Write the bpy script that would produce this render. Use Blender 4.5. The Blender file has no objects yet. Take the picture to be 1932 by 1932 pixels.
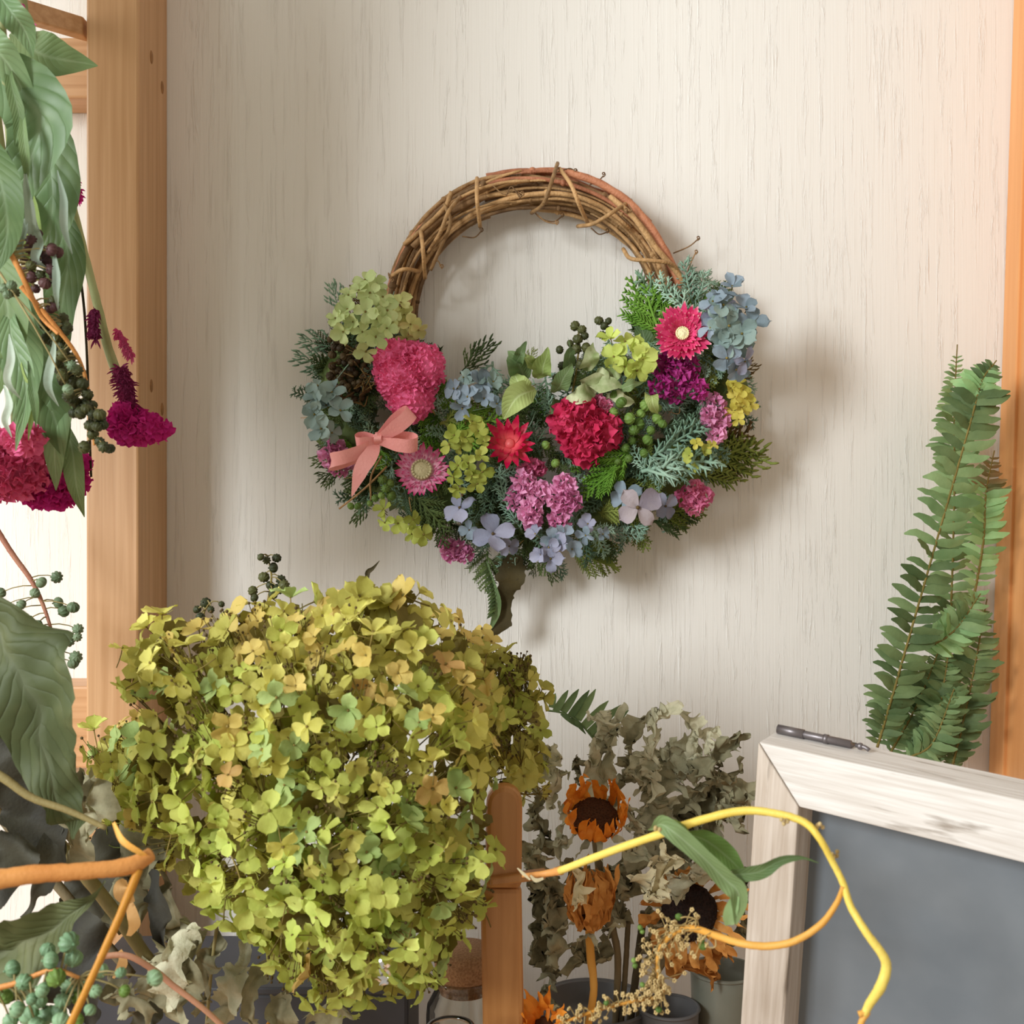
import bpy, math, random
import numpy as np
from mathutils import Vector, Matrix, noise
PI = math.pi
# ------------------------------------------------------------------ camera, world, lights, exposure
F, D, ZC = 2170.0, 0.75, 1.30          # focal length in pixels, camera to wall, camera height
SC = bpy.context.scene
COL = SC.collection
cam = bpy.data.objects.new('camera', bpy.data.cameras.new('camera'))
COL.objects.link(cam)
cam.location = (0, -D, ZC); cam.rotation_euler = (PI/2, 0, 0)
cam.data.sensor_width = 36; cam.data.lens = F/1932*36; cam.data.clip_start = 0.01
cam.data.dof.use_dof = True; cam.data.dof.focus_distance = 0.62; cam.data.dof.aperture_fstop = 18.0
SC.camera = cam
SC.view_settings.view_transform = 'Standard'; SC.view_settings.look = 'None'
SC.view_settings.gamma = 1; SC.view_settings.use_curve_mapping = False
SC.view_settings.exposure = 0.0
world = bpy.data.worlds.new('world'); SC.world = world; world.use_nodes = True
world.node_tree.nodes['Background'].inputs['Color'].default_value = (1.0, 0.885, 0.73, 1)
world.node_tree.nodes['Background'].inputs['Strength'].default_value = 0.52
def area(name, loc, target, sx, sy, power, col):
    l = bpy.data.lights.new(name, 'AREA'); l.shape = 'RECTANGLE'; l.size = sx; l.size_y = sy
    l.energy = power; l.color = col
    o = bpy.data.objects.new(name, l); COL.objects.link(o); o.location = loc
    o.rotation_euler = (Vector(target)-Vector(loc)).to_track_quat('-Z', 'Y').to_euler()
    return o
area('window_light', (-0.98, -1.25, ZC+0.42), (0.06, 0, ZC), 0.36, 0.5, 22.5, (0.94, 0.985, 1.0))
area('side_window_light', (-1.5, -0.55, ZC+0.35), (-0.15, 0, ZC-0.05), 0.5, 0.7, 9, (0.95, 0.98, 1.0))

# ------------------------------------------------------------------ helpers
def W(px, py, h):                       # a point h metres in front of the wall, seen at that pixel
    d = D-h
    return Vector(((px-966)/F*d, -h, ZC-(py-966)/F*d))
def S(px, h): return px*(D-h)/F
def lin(c):
    c = c/255.0
    return c/12.92 if c <= 0.04045 else ((c+0.055)/1.055)**2.4
def rgb(r, g, b): return (lin(r), lin(g), lin(b), 1)
def nz(v, k=1.0): return noise.noise(Vector(v)*k)

MATS = {}
def nt(m):
    m.use_nodes = True
    return m.node_tree.nodes, m.node_tree.links, m.node_tree.nodes['Principled BSDF']
def mat_plant(name, c1, c2, trans=0.25, rough=0.65, veins=0.0, scale=60, var=0.06, bump=0.25, tip=None):
    """leafy material: noise between two colours, per-object variation, translucency"""
    if name in MATS: return MATS[name]
    m = bpy.data.materials.new(name); N, Lk, P = nt(m)
    tc = N.new('ShaderNodeTexCoord'); oi = N.new('ShaderNodeObjectInfo')
    no = N.new('ShaderNodeTexNoise'); no.inputs['Scale'].default_value = scale; no.inputs['Detail'].default_value = 3
    geo = N.new('ShaderNodeNewGeometry')
    Lk.new(geo.outputs['Position'], no.inputs['Vector'])
    mr = N.new('ShaderNodeMapRange'); mr.inputs[1].default_value = 0.3; mr.inputs[2].default_value = 0.7
    Lk.new(no.outputs['Fac'], mr.inputs[0])
    ad = N.new('ShaderNodeMath'); ad.operation = 'ADD'
    sb = N.new('ShaderNodeMath'); sb.operation = 'MULTIPLY_ADD'; sb.inputs[1].default_value = 0.9; sb.inputs[2].default_value = -0.45
    Lk.new(oi.outputs['Random'], sb.inputs[0]); Lk.new(mr.outputs[0], ad.inputs[0]); Lk.new(sb.outputs[0], ad.inputs[1])
    ad.use_clamp = True
    mx = N.new('ShaderNodeMix'); mx.data_type = 'RGBA'
    mx.inputs[6].default_value = rgb(*c1); mx.inputs[7].default_value = rgb(*c2)
    Lk.new(ad.outputs[0], mx.inputs[0])
    hs = N.new('ShaderNodeHueSaturation')
    vv = N.new('ShaderNodeMath'); vv.operation = 'MULTIPLY_ADD'; vv.inputs[1].default_value = var*4; vv.inputs[2].default_value = 1-var*2
    Lk.new(oi.outputs['Random'], vv.inputs[0]); Lk.new(vv.outputs[0], hs.inputs['Value'])
    Lk.new(mx.outputs[2], hs.inputs['Color'])
    col = hs.outputs[0]
    if tip:
        sx = N.new('ShaderNodeSeparateXYZ'); Lk.new(tc.outputs['UV'], sx.inputs[0])
        tr = N.new('ShaderNodeMapRange'); tr.inputs[1].default_value = tip[3]; tr.inputs[2].default_value = tip[4]
        Lk.new(sx.outputs['Y'], tr.inputs[0])
        m2 = N.new('ShaderNodeMix'); m2.data_type = 'RGBA'; m2.inputs[7].default_value = rgb(*tip[:3])
        Lk.new(tr.outputs[0], m2.inputs[0]); Lk.new(col, m2.inputs[6]); col = m2.outputs[2]
    Lk.new(col, P.inputs['Base Color']); P.inputs['Roughness'].default_value = rough
    P.inputs['Specular IOR Level'].default_value = 0.3
    bp = N.new('ShaderNodeBump'); bp.inputs['Strength'].default_value = bump; bp.inputs['Distance'].default_value = 0.0008
    if veins:
        sp = N.new('ShaderNodeSeparateXYZ'); Lk.new(tc.outputs['UV'], sp.inputs[0])
        def mt(op, a, b_=None, c=None):
            q = N.new('ShaderNodeMath'); q.operation = op
            for k, x in enumerate((a, b_, c)):
                if x is None: continue
                if isinstance(x, (int, float)): q.inputs[k].default_value = x
                else: Lk.new(x, q.inputs[k])
            return q.outputs[0]
        ax = mt('ABSOLUTE', mt('SUBTRACT', sp.outputs['X'], 0.5))
        ph = mt('SUBTRACT', mt('MULTIPLY', sp.outputs['Y'], veins*2.2), mt('MULTIPLY', ax, veins*0.9))
        vn = mt('POWER', mt('ABSOLUTE', mt('SINE', mt('MULTIPLY', ph, PI))), 0.35)      # thin sunken side veins
        rb = mt('MULTIPLY', ax, 14); rb.node.use_clamp = True
        Lk.new(mt('MULTIPLY', vn, rb), bp.inputs['Height']); bp.inputs['Distance'].default_value = 0.0012
        rm = N.new('ShaderNodeMix'); rm.data_type = 'RGBA'; rm.inputs[7].default_value = (1, 1, 1, 1)
        lighter = N.new('ShaderNodeHueSaturation'); lighter.inputs['Value'].default_value = 1.35; lighter.inputs['Saturation'].default_value = .8
        Lk.new(col, lighter.inputs['Color']); Lk.new(rb, rm.inputs[0]); Lk.new(lighter.outputs[0], rm.inputs[6]); Lk.new(col, rm.inputs[7])
        col = rm.outputs[2]; Lk.new(col, P.inputs['Base Color'])
    else:
        n2 = N.new('ShaderNodeTexNoise'); n2.inputs['Scale'].default_value = 700
        Lk.new(geo.outputs['Position'], n2.inputs['Vector']); Lk.new(n2.outputs['Fac'], bp.inputs['Height'])
    Lk.new(bp.outputs[0], P.inputs['Normal'])
    if trans:
        tb = N.new('ShaderNodeBsdfTranslucent'); Lk.new(col, tb.inputs['Color'])
        ms = N.new('ShaderNodeMixShader'); ms.inputs[0].default_value = trans
        out = N['Material Output']
        Lk.new(P.outputs[0], ms.inputs[1]); Lk.new(tb.outputs[0], ms.inputs[2]); Lk.new(ms.outputs[0], out.inputs['Surface'])
    MATS[name] = m
    return m
def mat_simple(name, c, rough=0.5, metal=0, spec=0.5, c2=None, scale=200, bump=0.0):
    if name in MATS: return MATS[name]
    m = bpy.data.materials.new(name); N, Lk, P = nt(m)
    P.inputs['Roughness'].default_value = rough; P.inputs['Metallic'].default_value = metal
    P.inputs['Specular IOR Level'].default_value = spec
    geo = N.new('ShaderNodeNewGeometry')
    no = N.new('ShaderNodeTexNoise'); no.inputs['Scale'].default_value = scale; no.inputs['Detail'].default_value = 4
    Lk.new(geo.outputs['Position'], no.inputs['Vector'])
    mx = N.new('ShaderNodeMix'); mx.data_type = 'RGBA'
    mx.inputs[6].default_value = rgb(*c); mx.inputs[7].default_value = rgb(*(c2 or c))
    mr = N.new('ShaderNodeMapRange'); mr.inputs[1].default_value = 0.35; mr.inputs[2].default_value = 0.65
    Lk.new(no.outputs['Fac'], mr.inputs[0]); Lk.new(mr.outputs[0], mx.inputs[0]); Lk.new(mx.outputs[2], P.inputs['Base Color'])
    if bump:
        bp = N.new('ShaderNodeBump'); bp.inputs['Strength'].default_value = bump; bp.inputs['Distance'].default_value = 0.0006
        Lk.new(no.outputs['Fac'], bp.inputs['Height']); Lk.new(bp.outputs[0], P.inputs['Normal'])
    MATS[name] = m
    return m
def mat_wood(name, c1, c2, scale=(300, 300, 12), rough=0.45, bump=0.15, c3=None, th=0.6):
    """grain along the object's local z (or whatever axis has the small scale)"""
    if name in MATS: return MATS[name]
    m = bpy.data.materials.new(name); N, Lk, P = nt(m)
    tc = N.new('ShaderNodeTexCoord'); mp = N.new('ShaderNodeMapping'); mp.inputs['Scale'].default_value = scale
    Lk.new(tc.outputs['Object'], mp.inputs['Vector'])
    no = N.new('ShaderNodeTexNoise'); no.inputs['Scale'].default_value = 1; no.inputs['Detail'].default_value = 5
    no.inputs['Distortion'].default_value = 0.4
    Lk.new(mp.outputs[0], no.inputs['Vector'])
    mr = N.new('ShaderNodeMapRange'); mr.inputs[1].default_value = 0.3; mr.inputs[2].default_value = 0.7
    Lk.new(no.outputs['Fac'], mr.inputs[0])
    mx = N.new('ShaderNodeMix'); mx.data_type = 'RGBA'; mx.inputs[6].default_value = rgb(*c1); mx.inputs[7].default_value = rgb(*c2)
    Lk.new(mr.outputs[0], mx.inputs[0]); col = mx.outputs[2]
    if c3:      # worn patches
        n3 = N.new('ShaderNodeTexNoise'); n3.inputs['Scale'].default_value = 1; n3.inputs['Detail'].default_value = 6
        m3 = N.new('ShaderNodeMapping'); m3.inputs['Scale'].default_value = [s*0.35+12 for s in scale]
        Lk.new(tc.outputs['Object'], m3.inputs['Vector']); Lk.new(m3.outputs[0], n3.inputs['Vector'])
        r3 = N.new('ShaderNodeMapRange'); r3.inputs[1].default_value = th; r3.inputs[2].default_value = th+0.1
        Lk.new(n3.outputs['Fac'], r3.inputs[0])
        x3 = N.new('ShaderNodeMix'); x3.data_type = 'RGBA'; x3.inputs[7].default_value = rgb(*c3)
        Lk.new(r3.outputs[0], x3.inputs[0]); Lk.new(col, x3.inputs[6]); col = x3.outputs[2]
    Lk.new(col, P.inputs['Base Color']); P.inputs['Roughness'].default_value = rough
    bp = N.new('ShaderNodeBump'); bp.inputs['Strength'].default_value = bump; bp.inputs['Distance'].default_value = 0.0008
    Lk.new(no.outputs['Fac'], bp.inputs['Height']); Lk.new(bp.outputs[0], P.inputs['Normal'])
    MATS[name] = m
    return m

WM = {}
def thing(name, label, cat, loc, group=None):
    o = bpy.data.objects.new(name, None); COL.objects.link(o); o.empty_display_size = 0.01
    o.location = loc; WM[o.name] = Matrix.Translation(loc)
    o['label'] = label; o['category'] = cat
    if group: o['group'] = group
    return o
def put(o, parent, M):
    WM[o.name] = M.copy()
    if parent is not None:
        o.parent = parent; o.matrix_basis = WM[parent.name].inverted() @ M
    else: o.matrix_basis = M
def inst(name, me, parent, M, label=None, kind=None):
    o = bpy.data.objects.new(name, me); COL.objects.link(o); put(o, parent, M)
    if label: o['label'] = label
    if kind: o['kind'] = kind
    return o
def resample(P, n):
    """Catmull-Rom through P, n samples"""
    P = [Vector(p) for p in P]
    if len(P) == 2: return [P[0].lerp(P[1], i/(n-1)) for i in range(n)]
    Q = [P[0]*2-P[1]]+P+[P[-1]*2-P[-2]]
    out = []; m = len(P)-1
    for i in range(n):
        t = i/(n-1)*m; k = min(int(t), m-1); t -= k
        a, b, c, d = Q[k], Q[k+1], Q[k+2], Q[k+3]
        out.append(0.5*((2*b)+(c-a)*t+(2*a-5*b+4*c-d)*t*t+(3*b-a-3*c+d)*t**3))
    return out
def interp(L, u):
    if not isinstance(L, (list, tuple)): return L
    t = u*(len(L)-1); k = min(int(t), len(L)-2); t -= k
    return L[k]*(1-t)+L[k+1]*t
class MB:
    def __init__(s): s.v = []; s.f = []; s.uv = []
    def add(s, v, f, uv=None):
        n = len(s.v); s.v += [tuple(p) for p in v]; s.f += [tuple(i+n for i in q) for q in f]
        s.uv += uv if uv else [(0, 0)]*len(v)
    def tube(s, pts, r, sides=6, n=None, wob=0, seed=0):
        P = resample(pts, n or max(len(pts)*3, 4)) if (n or len(pts) > 2) else [Vector(p) for p in pts]
        m = len(P); v = []; f = []; uv = []
        ref = None
        for i, p in enumerate(P):
            t = (P[min(i+1, m-1)]-P[max(i-1, 0)])
            t = t.normalized() if t.length > 1e-9 else Vector((0, 0, 1))
            if ref is None: ref = t.orthogonal().normalized()
            ref = (ref-t*ref.dot(t)); ref = ref.normalized() if ref.length > 1e-6 else t.orthogonal().normalized()
            b = t.cross(ref); rr = interp(r, i/(m-1))
            for k in range(sides):
                a = 2*PI*k/sides
                q = rr*(1+(wob*nz((i*.9+seed, k*1.7, seed*3.1)) if wob else 0))
                v.append(p+(ref*math.cos(a)+b*math.sin(a))*q); uv.append((k/sides, i/(m-1)))
        for i in range(m-1):
            for k in range(sides):
                a = i*sides+k; b2 = i*sides+(k+1) % sides
                f.append((a, b2, b2+sides, a+sides))
        f.append(tuple(reversed(range(sides)))); f.append(tuple((m-1)*sides+k for k in range(sides)))
        s.add(v, f, uv)
    def strip(s, pts, widths, up=Vector((0, -1, 0)), fold=0, ruffle=0, rfreq=3, crumple=0, seed=0, nv=4, nu=12, sdir=None, cscale=60, twist=0, cup=0, rag=0):
        P = resample(pts, nu); m = nu; v = []; f = []; uv = []
        wmax = max(widths) if isinstance(widths, (list, tuple)) else widths
        for i, p in enumerate(P):
            u = i/(m-1); t = (P[min(i+1, m-1)]-P[max(i-1, 0)]).normalized()
            if sdir is not None: sd = Vector(sdir); sd = (sd-t*sd.dot(t)).normalized(); nn = sd.cross(t)
            else:
                sd = t.cross(up); sd = sd.normalized() if sd.length > 1e-4 else t.orthogonal().normalized(); nn = sd.cross(t)
            if twist:
                R = Matrix.Rotation(twist*u, 3, t); sd = R @ sd; nn = R @ nn
            w0_ = interp(widths, u)
            for j in range(nv+1):
                a = j/nv*2-1; w = w0_
                if rag: w = w0_*(1+rag*(nz((u*9, seed*3.3, 4 if a > 0 else 0))+.6*nz((u*31, seed*5.1, 9 if a > 0 else 0))))
                q = p+sd*(a*w/2)+nn*(fold*abs(a)*w/2-cup*a*a*w/2)
                if ruffle: q = q+nn*(ruffle*w*math.sin(rfreq*2*PI*u+(1.3 if a > 0 else 0)+seed)*abs(a)**1.5)
                if crumple:
                    c = q*cscale+Vector((seed*7.3, seed*3.1, seed))
                    q = q+Vector((nz(c), nz(c+Vector((31, 0, 0))), nz(c+Vector((0, 57, 0)))))*crumple
                    if rag:
                        c = c*3.1; q = q+Vector((nz(c), nz(c+Vector((31, 0, 0))), nz(c+Vector((0, 57, 0)))))*crumple*.42
                v.append(q); uv.append((j/nv, u))
        for i in range(m-1):
            for j in range(nv):
                a = i*(nv+1)+j; f.append((a, a+1, a+nv+2, a+nv+1))
        s.add(v, f, uv)
    def ball(s, c, r, M=None, nu=10, nv=6, ribs=0, ribd=0.12, nsd=0, nsc=1, seed=0):
        v = []; f = []; r = Vector(r) if not isinstance(r, (int, float)) else Vector((r, r, r)); c = Vector(c); uv = []
        for j in range(nv+1):
            th = PI*j/nv
            for i in range(nu):
                ph = 2*PI*i/nu
                k = 1-(ribd*(0.5+0.5*math.cos(ribs*ph)) if ribs else 0)
                q = Vector((math.sin(th)*math.cos(ph)*k, math.sin(th)*math.sin(ph)*k, math.cos(th)))
                if nsd: q = q*(1+nsd*nz(q*nsc+Vector((seed*5., 0, 0))))
                q = Vector((q.x*r.x, q.y*r.y, q.z*r.z))
                if M is not None: q = M @ q
                v.append(q+c); uv.append((i/nu, j/nv))
        for j in range(nv):
            for i in range(nu):
                a = j*nu+i; b = j*nu+(i+1) % nu; f.append((a, a+nu, b+nu, b))
        s.add(v, f, uv)
    def box(s, o, u, v, w):
        """corner o, edge vectors"""
        o, u, v, w = map(Vector, (o, u, v, w))
        V = [o, o+u, o+u+v, o+v, o+w, o+u+w, o+u+v+w, o+v+w]
        Fc = [(0, 3, 2, 1), (4, 5, 6, 7), (0, 1, 5, 4), (1, 2, 6, 5), (2, 3, 7, 6), (3, 0, 4, 7)]
        if u.cross(v).dot(w) < 0: Fc = [tuple(reversed(q)) for q in Fc]
        s.add(V, Fc)
    def lathe(s, c, prof, n=32):
        v = []; f = []
        for (r, z) in prof:
            for i in range(n):
                a = 2*PI*i/n; v.append(Vector(c)+Vector((r*math.cos(a), r*math.sin(a), z)))
        for j in range(len(prof)-1):
            for i in range(n):
                a = j*n+i; b = j*n+(i+1) % n; f.append((a, b, b+n, a+n))
        s.add(v, f)
    def data(s, name, mat, smooth=True, origin=None):
        me = bpy.data.meshes.new(name)
        vv = s.v if origin is None else [(p[0]-origin[0], p[1]-origin[1], p[2]-origin[2]) for p in s.v]
        me.from_pydata(vv, [], s.f)
        if smooth: me.shade_smooth()
        ul = me.uv_layers.new(name='UVMap')
        li = np.empty(len(me.loops), np.int32); me.loops.foreach_get('vertex_index', li)
        ul.data.foreach_set('uv', np.array(s.uv, np.float32)[li].ravel())
        me.materials.append(mat)
        return me
    def build(s, name, mat, parent=None, label=None, kind=None, smooth=True, bevel=0, cat=None, group=None):
        A = np.array(s.v); c = A.mean(0); c = Vector(c.tolist())
        me = s.data(name, mat, smooth, c)
        o = inst(name, me, parent, Matrix.Translation(c), label, kind)
        if bevel:
            b = o.modifiers.new('bevel', 'BEVEL'); b.width = bevel; b.segments = 2; b.limit_method = 'ANGLE'
        if cat: o['category'] = cat
        if group: o['group'] = group
        return o
def in_poly(x, y, P):
    c = False; n = len(P); j = n-1
    for i in range(n):
        if (P[i][1] > y) != (P[j][1] > y) and x < (P[j][0]-P[i][0])*(y-P[i][1])/(P[j][1]-P[i][1])+P[i][0]: c = not c
        j = i
    return c
def edge_dist(x, y, P):
    best = 1e9
    for i in range(len(P)):
        ax, ay = P[i-1]; bx, by = P[i]
        dx, dy = bx-ax, by-ay; t = max(0, min(1, ((x-ax)*dx+(y-ay)*dy)/(dx*dx+dy*dy+1e-9)))
        best = min(best, math.hypot(x-ax-t*dx, y-ay-t*dy))
    return best
def sample(P, n, md, R, tries=60):
    x0 = min(p[0] for p in P); x1 = max(p[0] for p in P); y0 = min(p[1] for p in P); y1 = max(p[1] for p in P)
    out = []; k = 0
    while len(out) < n and k < n*tries:
        k += 1; x = R.uniform(x0, x1); y = R.uniform(y0, y1)
        if not in_poly(x, y, P): continue
        if md and any((x-a)**2+(y-b)**2 < md*md for a, b in out): continue
        out.append((x, y))
    return out
def frame(nrm, roll=0):
    z = Vector(nrm).normalized(); x = Vector((0, 0, 1)).cross(z)
    x = x.normalized() if x.length > 1e-3 else Vector((1, 0, 0))
    y = z.cross(x); M = Matrix((x, y, z)).transposed().to_4x4()
    return M @ Matrix.Rotation(roll, 4, 'Z')

# ------------------------------------------------------------------ materials
def mat_wall():
    m = bpy.data.materials.new('striated_plaster'); N, Lk, P = nt(m)
    tc = N.new('ShaderNodeTexCoord')
    def ns(scale, detail, dist=0.0, rough=0.5):
        mp = N.new('ShaderNodeMapping'); mp.inputs['Scale'].default_value = scale
        n = N.new('ShaderNodeTexNoise'); n.inputs['Scale'].default_value = 1; n.inputs['Detail'].default_value = detail
        n.inputs['Distortion'].default_value = dist; n.inputs['Roughness'].default_value = rough
        Lk.new(tc.outputs['Object'], mp.inputs['Vector']); Lk.new(mp.outputs[0], n.inputs['Vector']); return n.outputs['Fac']
    def mrange(i, a, b):
        r = N.new('ShaderNodeMapRange'); r.inputs[1].default_value = a; r.inputs[2].default_value = b; Lk.new(i, r.inputs[0]); return r.outputs[0]
    def math_(op, a, b):
        r = N.new('ShaderNodeMath'); r.operation = op
        for k, x in enumerate((a, b)):
            if isinstance(x, (int, float)): r.inputs[k].default_value = x
            else: Lk.new(x, r.inputs[k])
        return r.outputs[0]
    fine = ns((800, 1, 9), 2)                     # fine vertical threads
    wob = ns((480, 1, 30), 4, 0.5, 0.7)           # rough drips
    msk = mrange(ns((170, 1, 6), 2), 0.46, 0.60)
    drip = math_('MULTIPLY', mrange(wob, 0.52, 0.66), msk)
    h = math_('ADD', math_('MULTIPLY', fine, 0.32), math_('MULTIPLY', drip, 0.9))
    bp = N.new('ShaderNodeBump'); bp.inputs['Strength'].default_value = 0.5; bp.inputs['Distance'].default_value = 0.0009
    Lk.new(h, bp.inputs['Height']); Lk.new(bp.outputs[0], P.inputs['Normal'])
    crk = math_('MULTIPLY', mrange(ns((620, 1, 18), 3, 0.3), 0.58, 0.66), mrange(ns((60, 1, 6), 2), 0.42, 0.62))
    mx = N.new('ShaderNodeMix'); mx.data_type = 'RGBA'; mx.inputs[6].default_value = rgb(235, 232, 226); mx.inputs[7].default_value = rgb(190, 182, 168)
    Lk.new(math_('MULTIPLY', crk, 0.14), mx.inputs[0]); Lk.new(mx.outputs[2], P.inputs['Base Color'])
    P.inputs['Roughness'].default_value = 0.85; P.inputs['Specular IOR Level'].default_value = 0.15
    return m
M_WALL = mat_wall()
M_POST = mat_wood('pine_honey', (184, 138, 92), (206, 162, 118), (260, 260, 7), 0.42, 0.12)
M_POSTX = mat_wood('pine_honey_across', (184, 138, 92), (206, 162, 118), (7, 260, 260), 0.42, 0.12)
M_ORANGE = mat_wood('orange_wood', (216, 146, 84), (228, 164, 104), (120, 120, 5), 0.35, 0.1)
M_STICK = mat_wood('oiled_brown_wood', (164, 108, 54), (188, 132, 76), (160, 160, 10), 0.4, 0.1)
M_PLUG = mat_simple('plug_wood', (140, 98, 56), 0.6, c2=(160, 114, 66))
M_WHITEW = mat_wood('whitewashed_wood', (206, 198, 190), (232, 228, 224), (22, 420, 420), 0.7, 0.5, (150, 138, 126), 0.60)
M_WHITEV = mat_wood('whitewashed_wood_upright', (186, 170, 154), (214, 202, 190), (420, 420, 22), 0.7, 0.5, (140, 126, 112), 0.60)
M_SLATE = mat_simple('chalkboard_slate', (106, 113, 120), 0.55, spec=0.4, c2=(118, 124, 130), scale=26)
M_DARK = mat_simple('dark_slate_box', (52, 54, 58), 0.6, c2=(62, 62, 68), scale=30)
M_METAL = mat_simple('dull_hinge_metal', (128, 122, 124), 0.42, 0.8)
M_CORK = mat_simple('cork', (140, 104, 74), 0.9, c2=(176, 138, 102), scale=900, bump=0.8)
def mat_glass():
    m = bpy.data.materials.new('clear_glass'); N, Lk, P = nt(m)
    P.inputs['Transmission Weight'].default_value = 1; P.inputs['Roughness'].default_value = 0.03; P.inputs['IOR'].default_value = 1.45
    P.inputs['Base Color'].default_value = (0.93, 0.95, 0.93, 1)
    return m
M_GLASS = mat_glass()
# sepals of the big hydrangea
HG = {
 'ochre':  mat_plant('sepal_ochre', (212, 188, 100), (222, 200, 120), 0.32, veins=0),
 'yellow': mat_plant('sepal_yellow', (218, 212, 104), (232, 226, 130), 0.32),
 'olive':  mat_plant('sepal_olive', (180, 176, 84), (198, 192, 102), 0.30),
 'green':  mat_plant('sepal_green', (186, 196, 88), (206, 212, 112), 0.32),
 'lime':   mat_plant('sepal_lime', (200, 216, 102), (218, 230, 128), 0.34),
 'mint':   mat_plant('sepal_mint', (156, 180, 104), (178, 196, 124), 0.26),
 'peach':  mat_plant('sepal_peach', (206, 164, 100), (204, 178, 104), 0.26),
}
HGU = mat_plant('sepal_umber', (104, 92, 40), (130, 118, 54), 0.15)  # shade inside the heads, painted as a darker sepal colour
M_STEM = mat_plant('stem_olive', (112, 100, 46), (136, 118, 62), 0, 0.7)
M_BUD = mat_simple('dry_bud', (74, 58, 28), 0.8, c2=(96, 76, 34))
WR = {
 'paleg': mat_plant('sepal_pale_green', (190, 208, 140), (206, 220, 158), 0.25),
 'yelg':  mat_plant('sepal_yellow_green', (198, 202, 128), (212, 212, 144), 0.3),
 'lime':  mat_plant('sepal_bright_lime', (190, 218, 76), (208, 228, 104), 0.3),
 'olv':   mat_plant('sepal_soft_olive', (156, 168, 70), (180, 186, 92), 0.3),
 'blue':  mat_plant('sepal_grey_blue', (130, 148, 158), (150, 164, 178), 0.2),
 'teal':  mat_plant('sepal_grey_teal', (132, 154, 150), (150, 170, 162), 0.2),
 'lilac': mat_plant('sepal_grey_lilac', (142, 146, 168), (160, 160, 180), 0.2),
 'mauve': mat_plant('sepal_mauve_cream', (154, 144, 158), (174, 162, 166), 0.2),
 'yel':   mat_plant('sepal_clear_yellow', (206, 198, 82), (220, 206, 104), 0.35),
}
M_TWIG = mat_plant('vine_twig', (138, 106, 68), (192, 152, 104), 0, 0.6, scale=130, bump=0.8)
M_TWIGR = mat_plant('vine_twig_red', (164, 104, 74), (196, 132, 98), 0, 0.6, scale=130, bump=0.8)
M_TWIGD = mat_plant('vine_twig_dark', (110, 82, 54), (152, 118, 80), 0, 0.7, scale=130, bump=0.8)
M_PINKC = mat_plant('cockscomb_rose', (208, 70, 118), (230, 112, 156), 0.15, 0.8)
M_REDC = mat_plant('cockscomb_crimson', (206, 44, 88), (234, 84, 126), 0.15, 0.8)
M_MAGC = mat_plant('cockscomb_magenta', (206, 36, 134), (236, 70, 170), 0.15, 0.8)
M_DMAG = mat_plant('celosia_dark_magenta', (136, 40, 86), (180, 64, 116), 0.15, 0.8)
M_STATM = mat_plant('statice_magenta', (168, 40, 124), (202, 76, 158), 0.2, 0.7)
M_STATP = mat_plant('statice_pink', (222, 134, 182), (236, 172, 208), 0.25, 0.7)
M_STATR = mat_plant('statice_rose', (222, 112, 154), (236, 150, 184), 0.25, 0.7)
M_STRAWH = mat_plant('straw_petal_hot', (206, 36, 92), (230, 78, 128), 0.15, 0.4, tip=(246, 190, 190, 0.9, 1.0))
M_STRAWP = mat_plant('straw_petal_pink_white', (238, 170, 202), (242, 196, 212), 0.15, 0.4, tip=(196, 36, 112, 0.5, 0.95))
M_STRAWR = mat_plant('straw_petal_coral', (236, 112, 110), (226, 84, 100), 0.15, 0.4, tip=(190, 16, 66, 0.35, 0.75))
M_CREAM = mat_plant('straw_centre', (214, 198, 140), (232, 222, 176), 0, 0.7, bump=1.0)
M_CREAMG = mat_plant('straw_centre_dull', (176, 164, 124), (198, 188, 150), 0, 0.7, bump=1.0)
M_RIBBON = mat_plant('pink_ribbon', (238, 160, 156), (242, 168, 162), 0.12, 0.45, var=0.0, veins=0, bump=0.3)
M_JUN = mat_plant('foliage_blue_green', (98, 128, 102), (134, 162, 134), 0.1, 0.7)
M_JUNL = mat_plant('foliage_frosted', (132, 166, 144), (172, 200, 178), 0.1, 0.7)
M_CED = mat_plant('foliage_dark_cedar', (62, 80, 42), (94, 112, 60), 0.1, 0.7)
M_CEDY = mat_plant('foliage_yellow_cedar', (112, 128, 52), (142, 154, 76), 0.12, 0.7)
M_CEDG = mat_plant('foliage_fresh_green', (92, 138, 40), (126, 170, 64), 0.12, 0.7)
M_BROWNF = mat_plant('foliage_brown', (84, 64, 34), (104, 84, 44), 0.0, 0.8)
M_BERG = mat_plant('berry_green', (86, 116, 50), (116, 144, 70), 0, 0.5)
M_BERD = mat_plant('berry_dark', (52, 58, 34), (78, 80, 44), 0, 0.5)
M_BERB = mat_plant('berry_grey_green', (90, 110, 80), (116, 134, 104), 0, 0.45)
M_BERT = mat_plant('berry_teal', (108, 142, 106), (136, 166, 128), 0, 0.45)
M_BERM = mat_plant('berry_maroon', (70, 44, 46), (96, 64, 62), 0, 0.55)
M_BERK = mat_plant('berry_brown', (58, 46, 30), (84, 68, 42), 0, 0.6)
M_LEAFL = mat_plant('leaf_light_green', (148, 170, 94), (176, 192, 120), 0.25, veins=5)
M_LEAFV = mat_plant('leaf_variegated', (140, 158, 100), (218, 222, 182), 0.2, scale=120)
M_LEAFD = mat_plant('leaf_brown_dark', (48, 42, 22), (70, 60, 32), 0.0, 0.8)
M_LEAFG = mat_plant('leaf_mid_green', (96, 122, 76), (124, 146, 98), 0.25, 0.5, veins=6)
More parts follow.
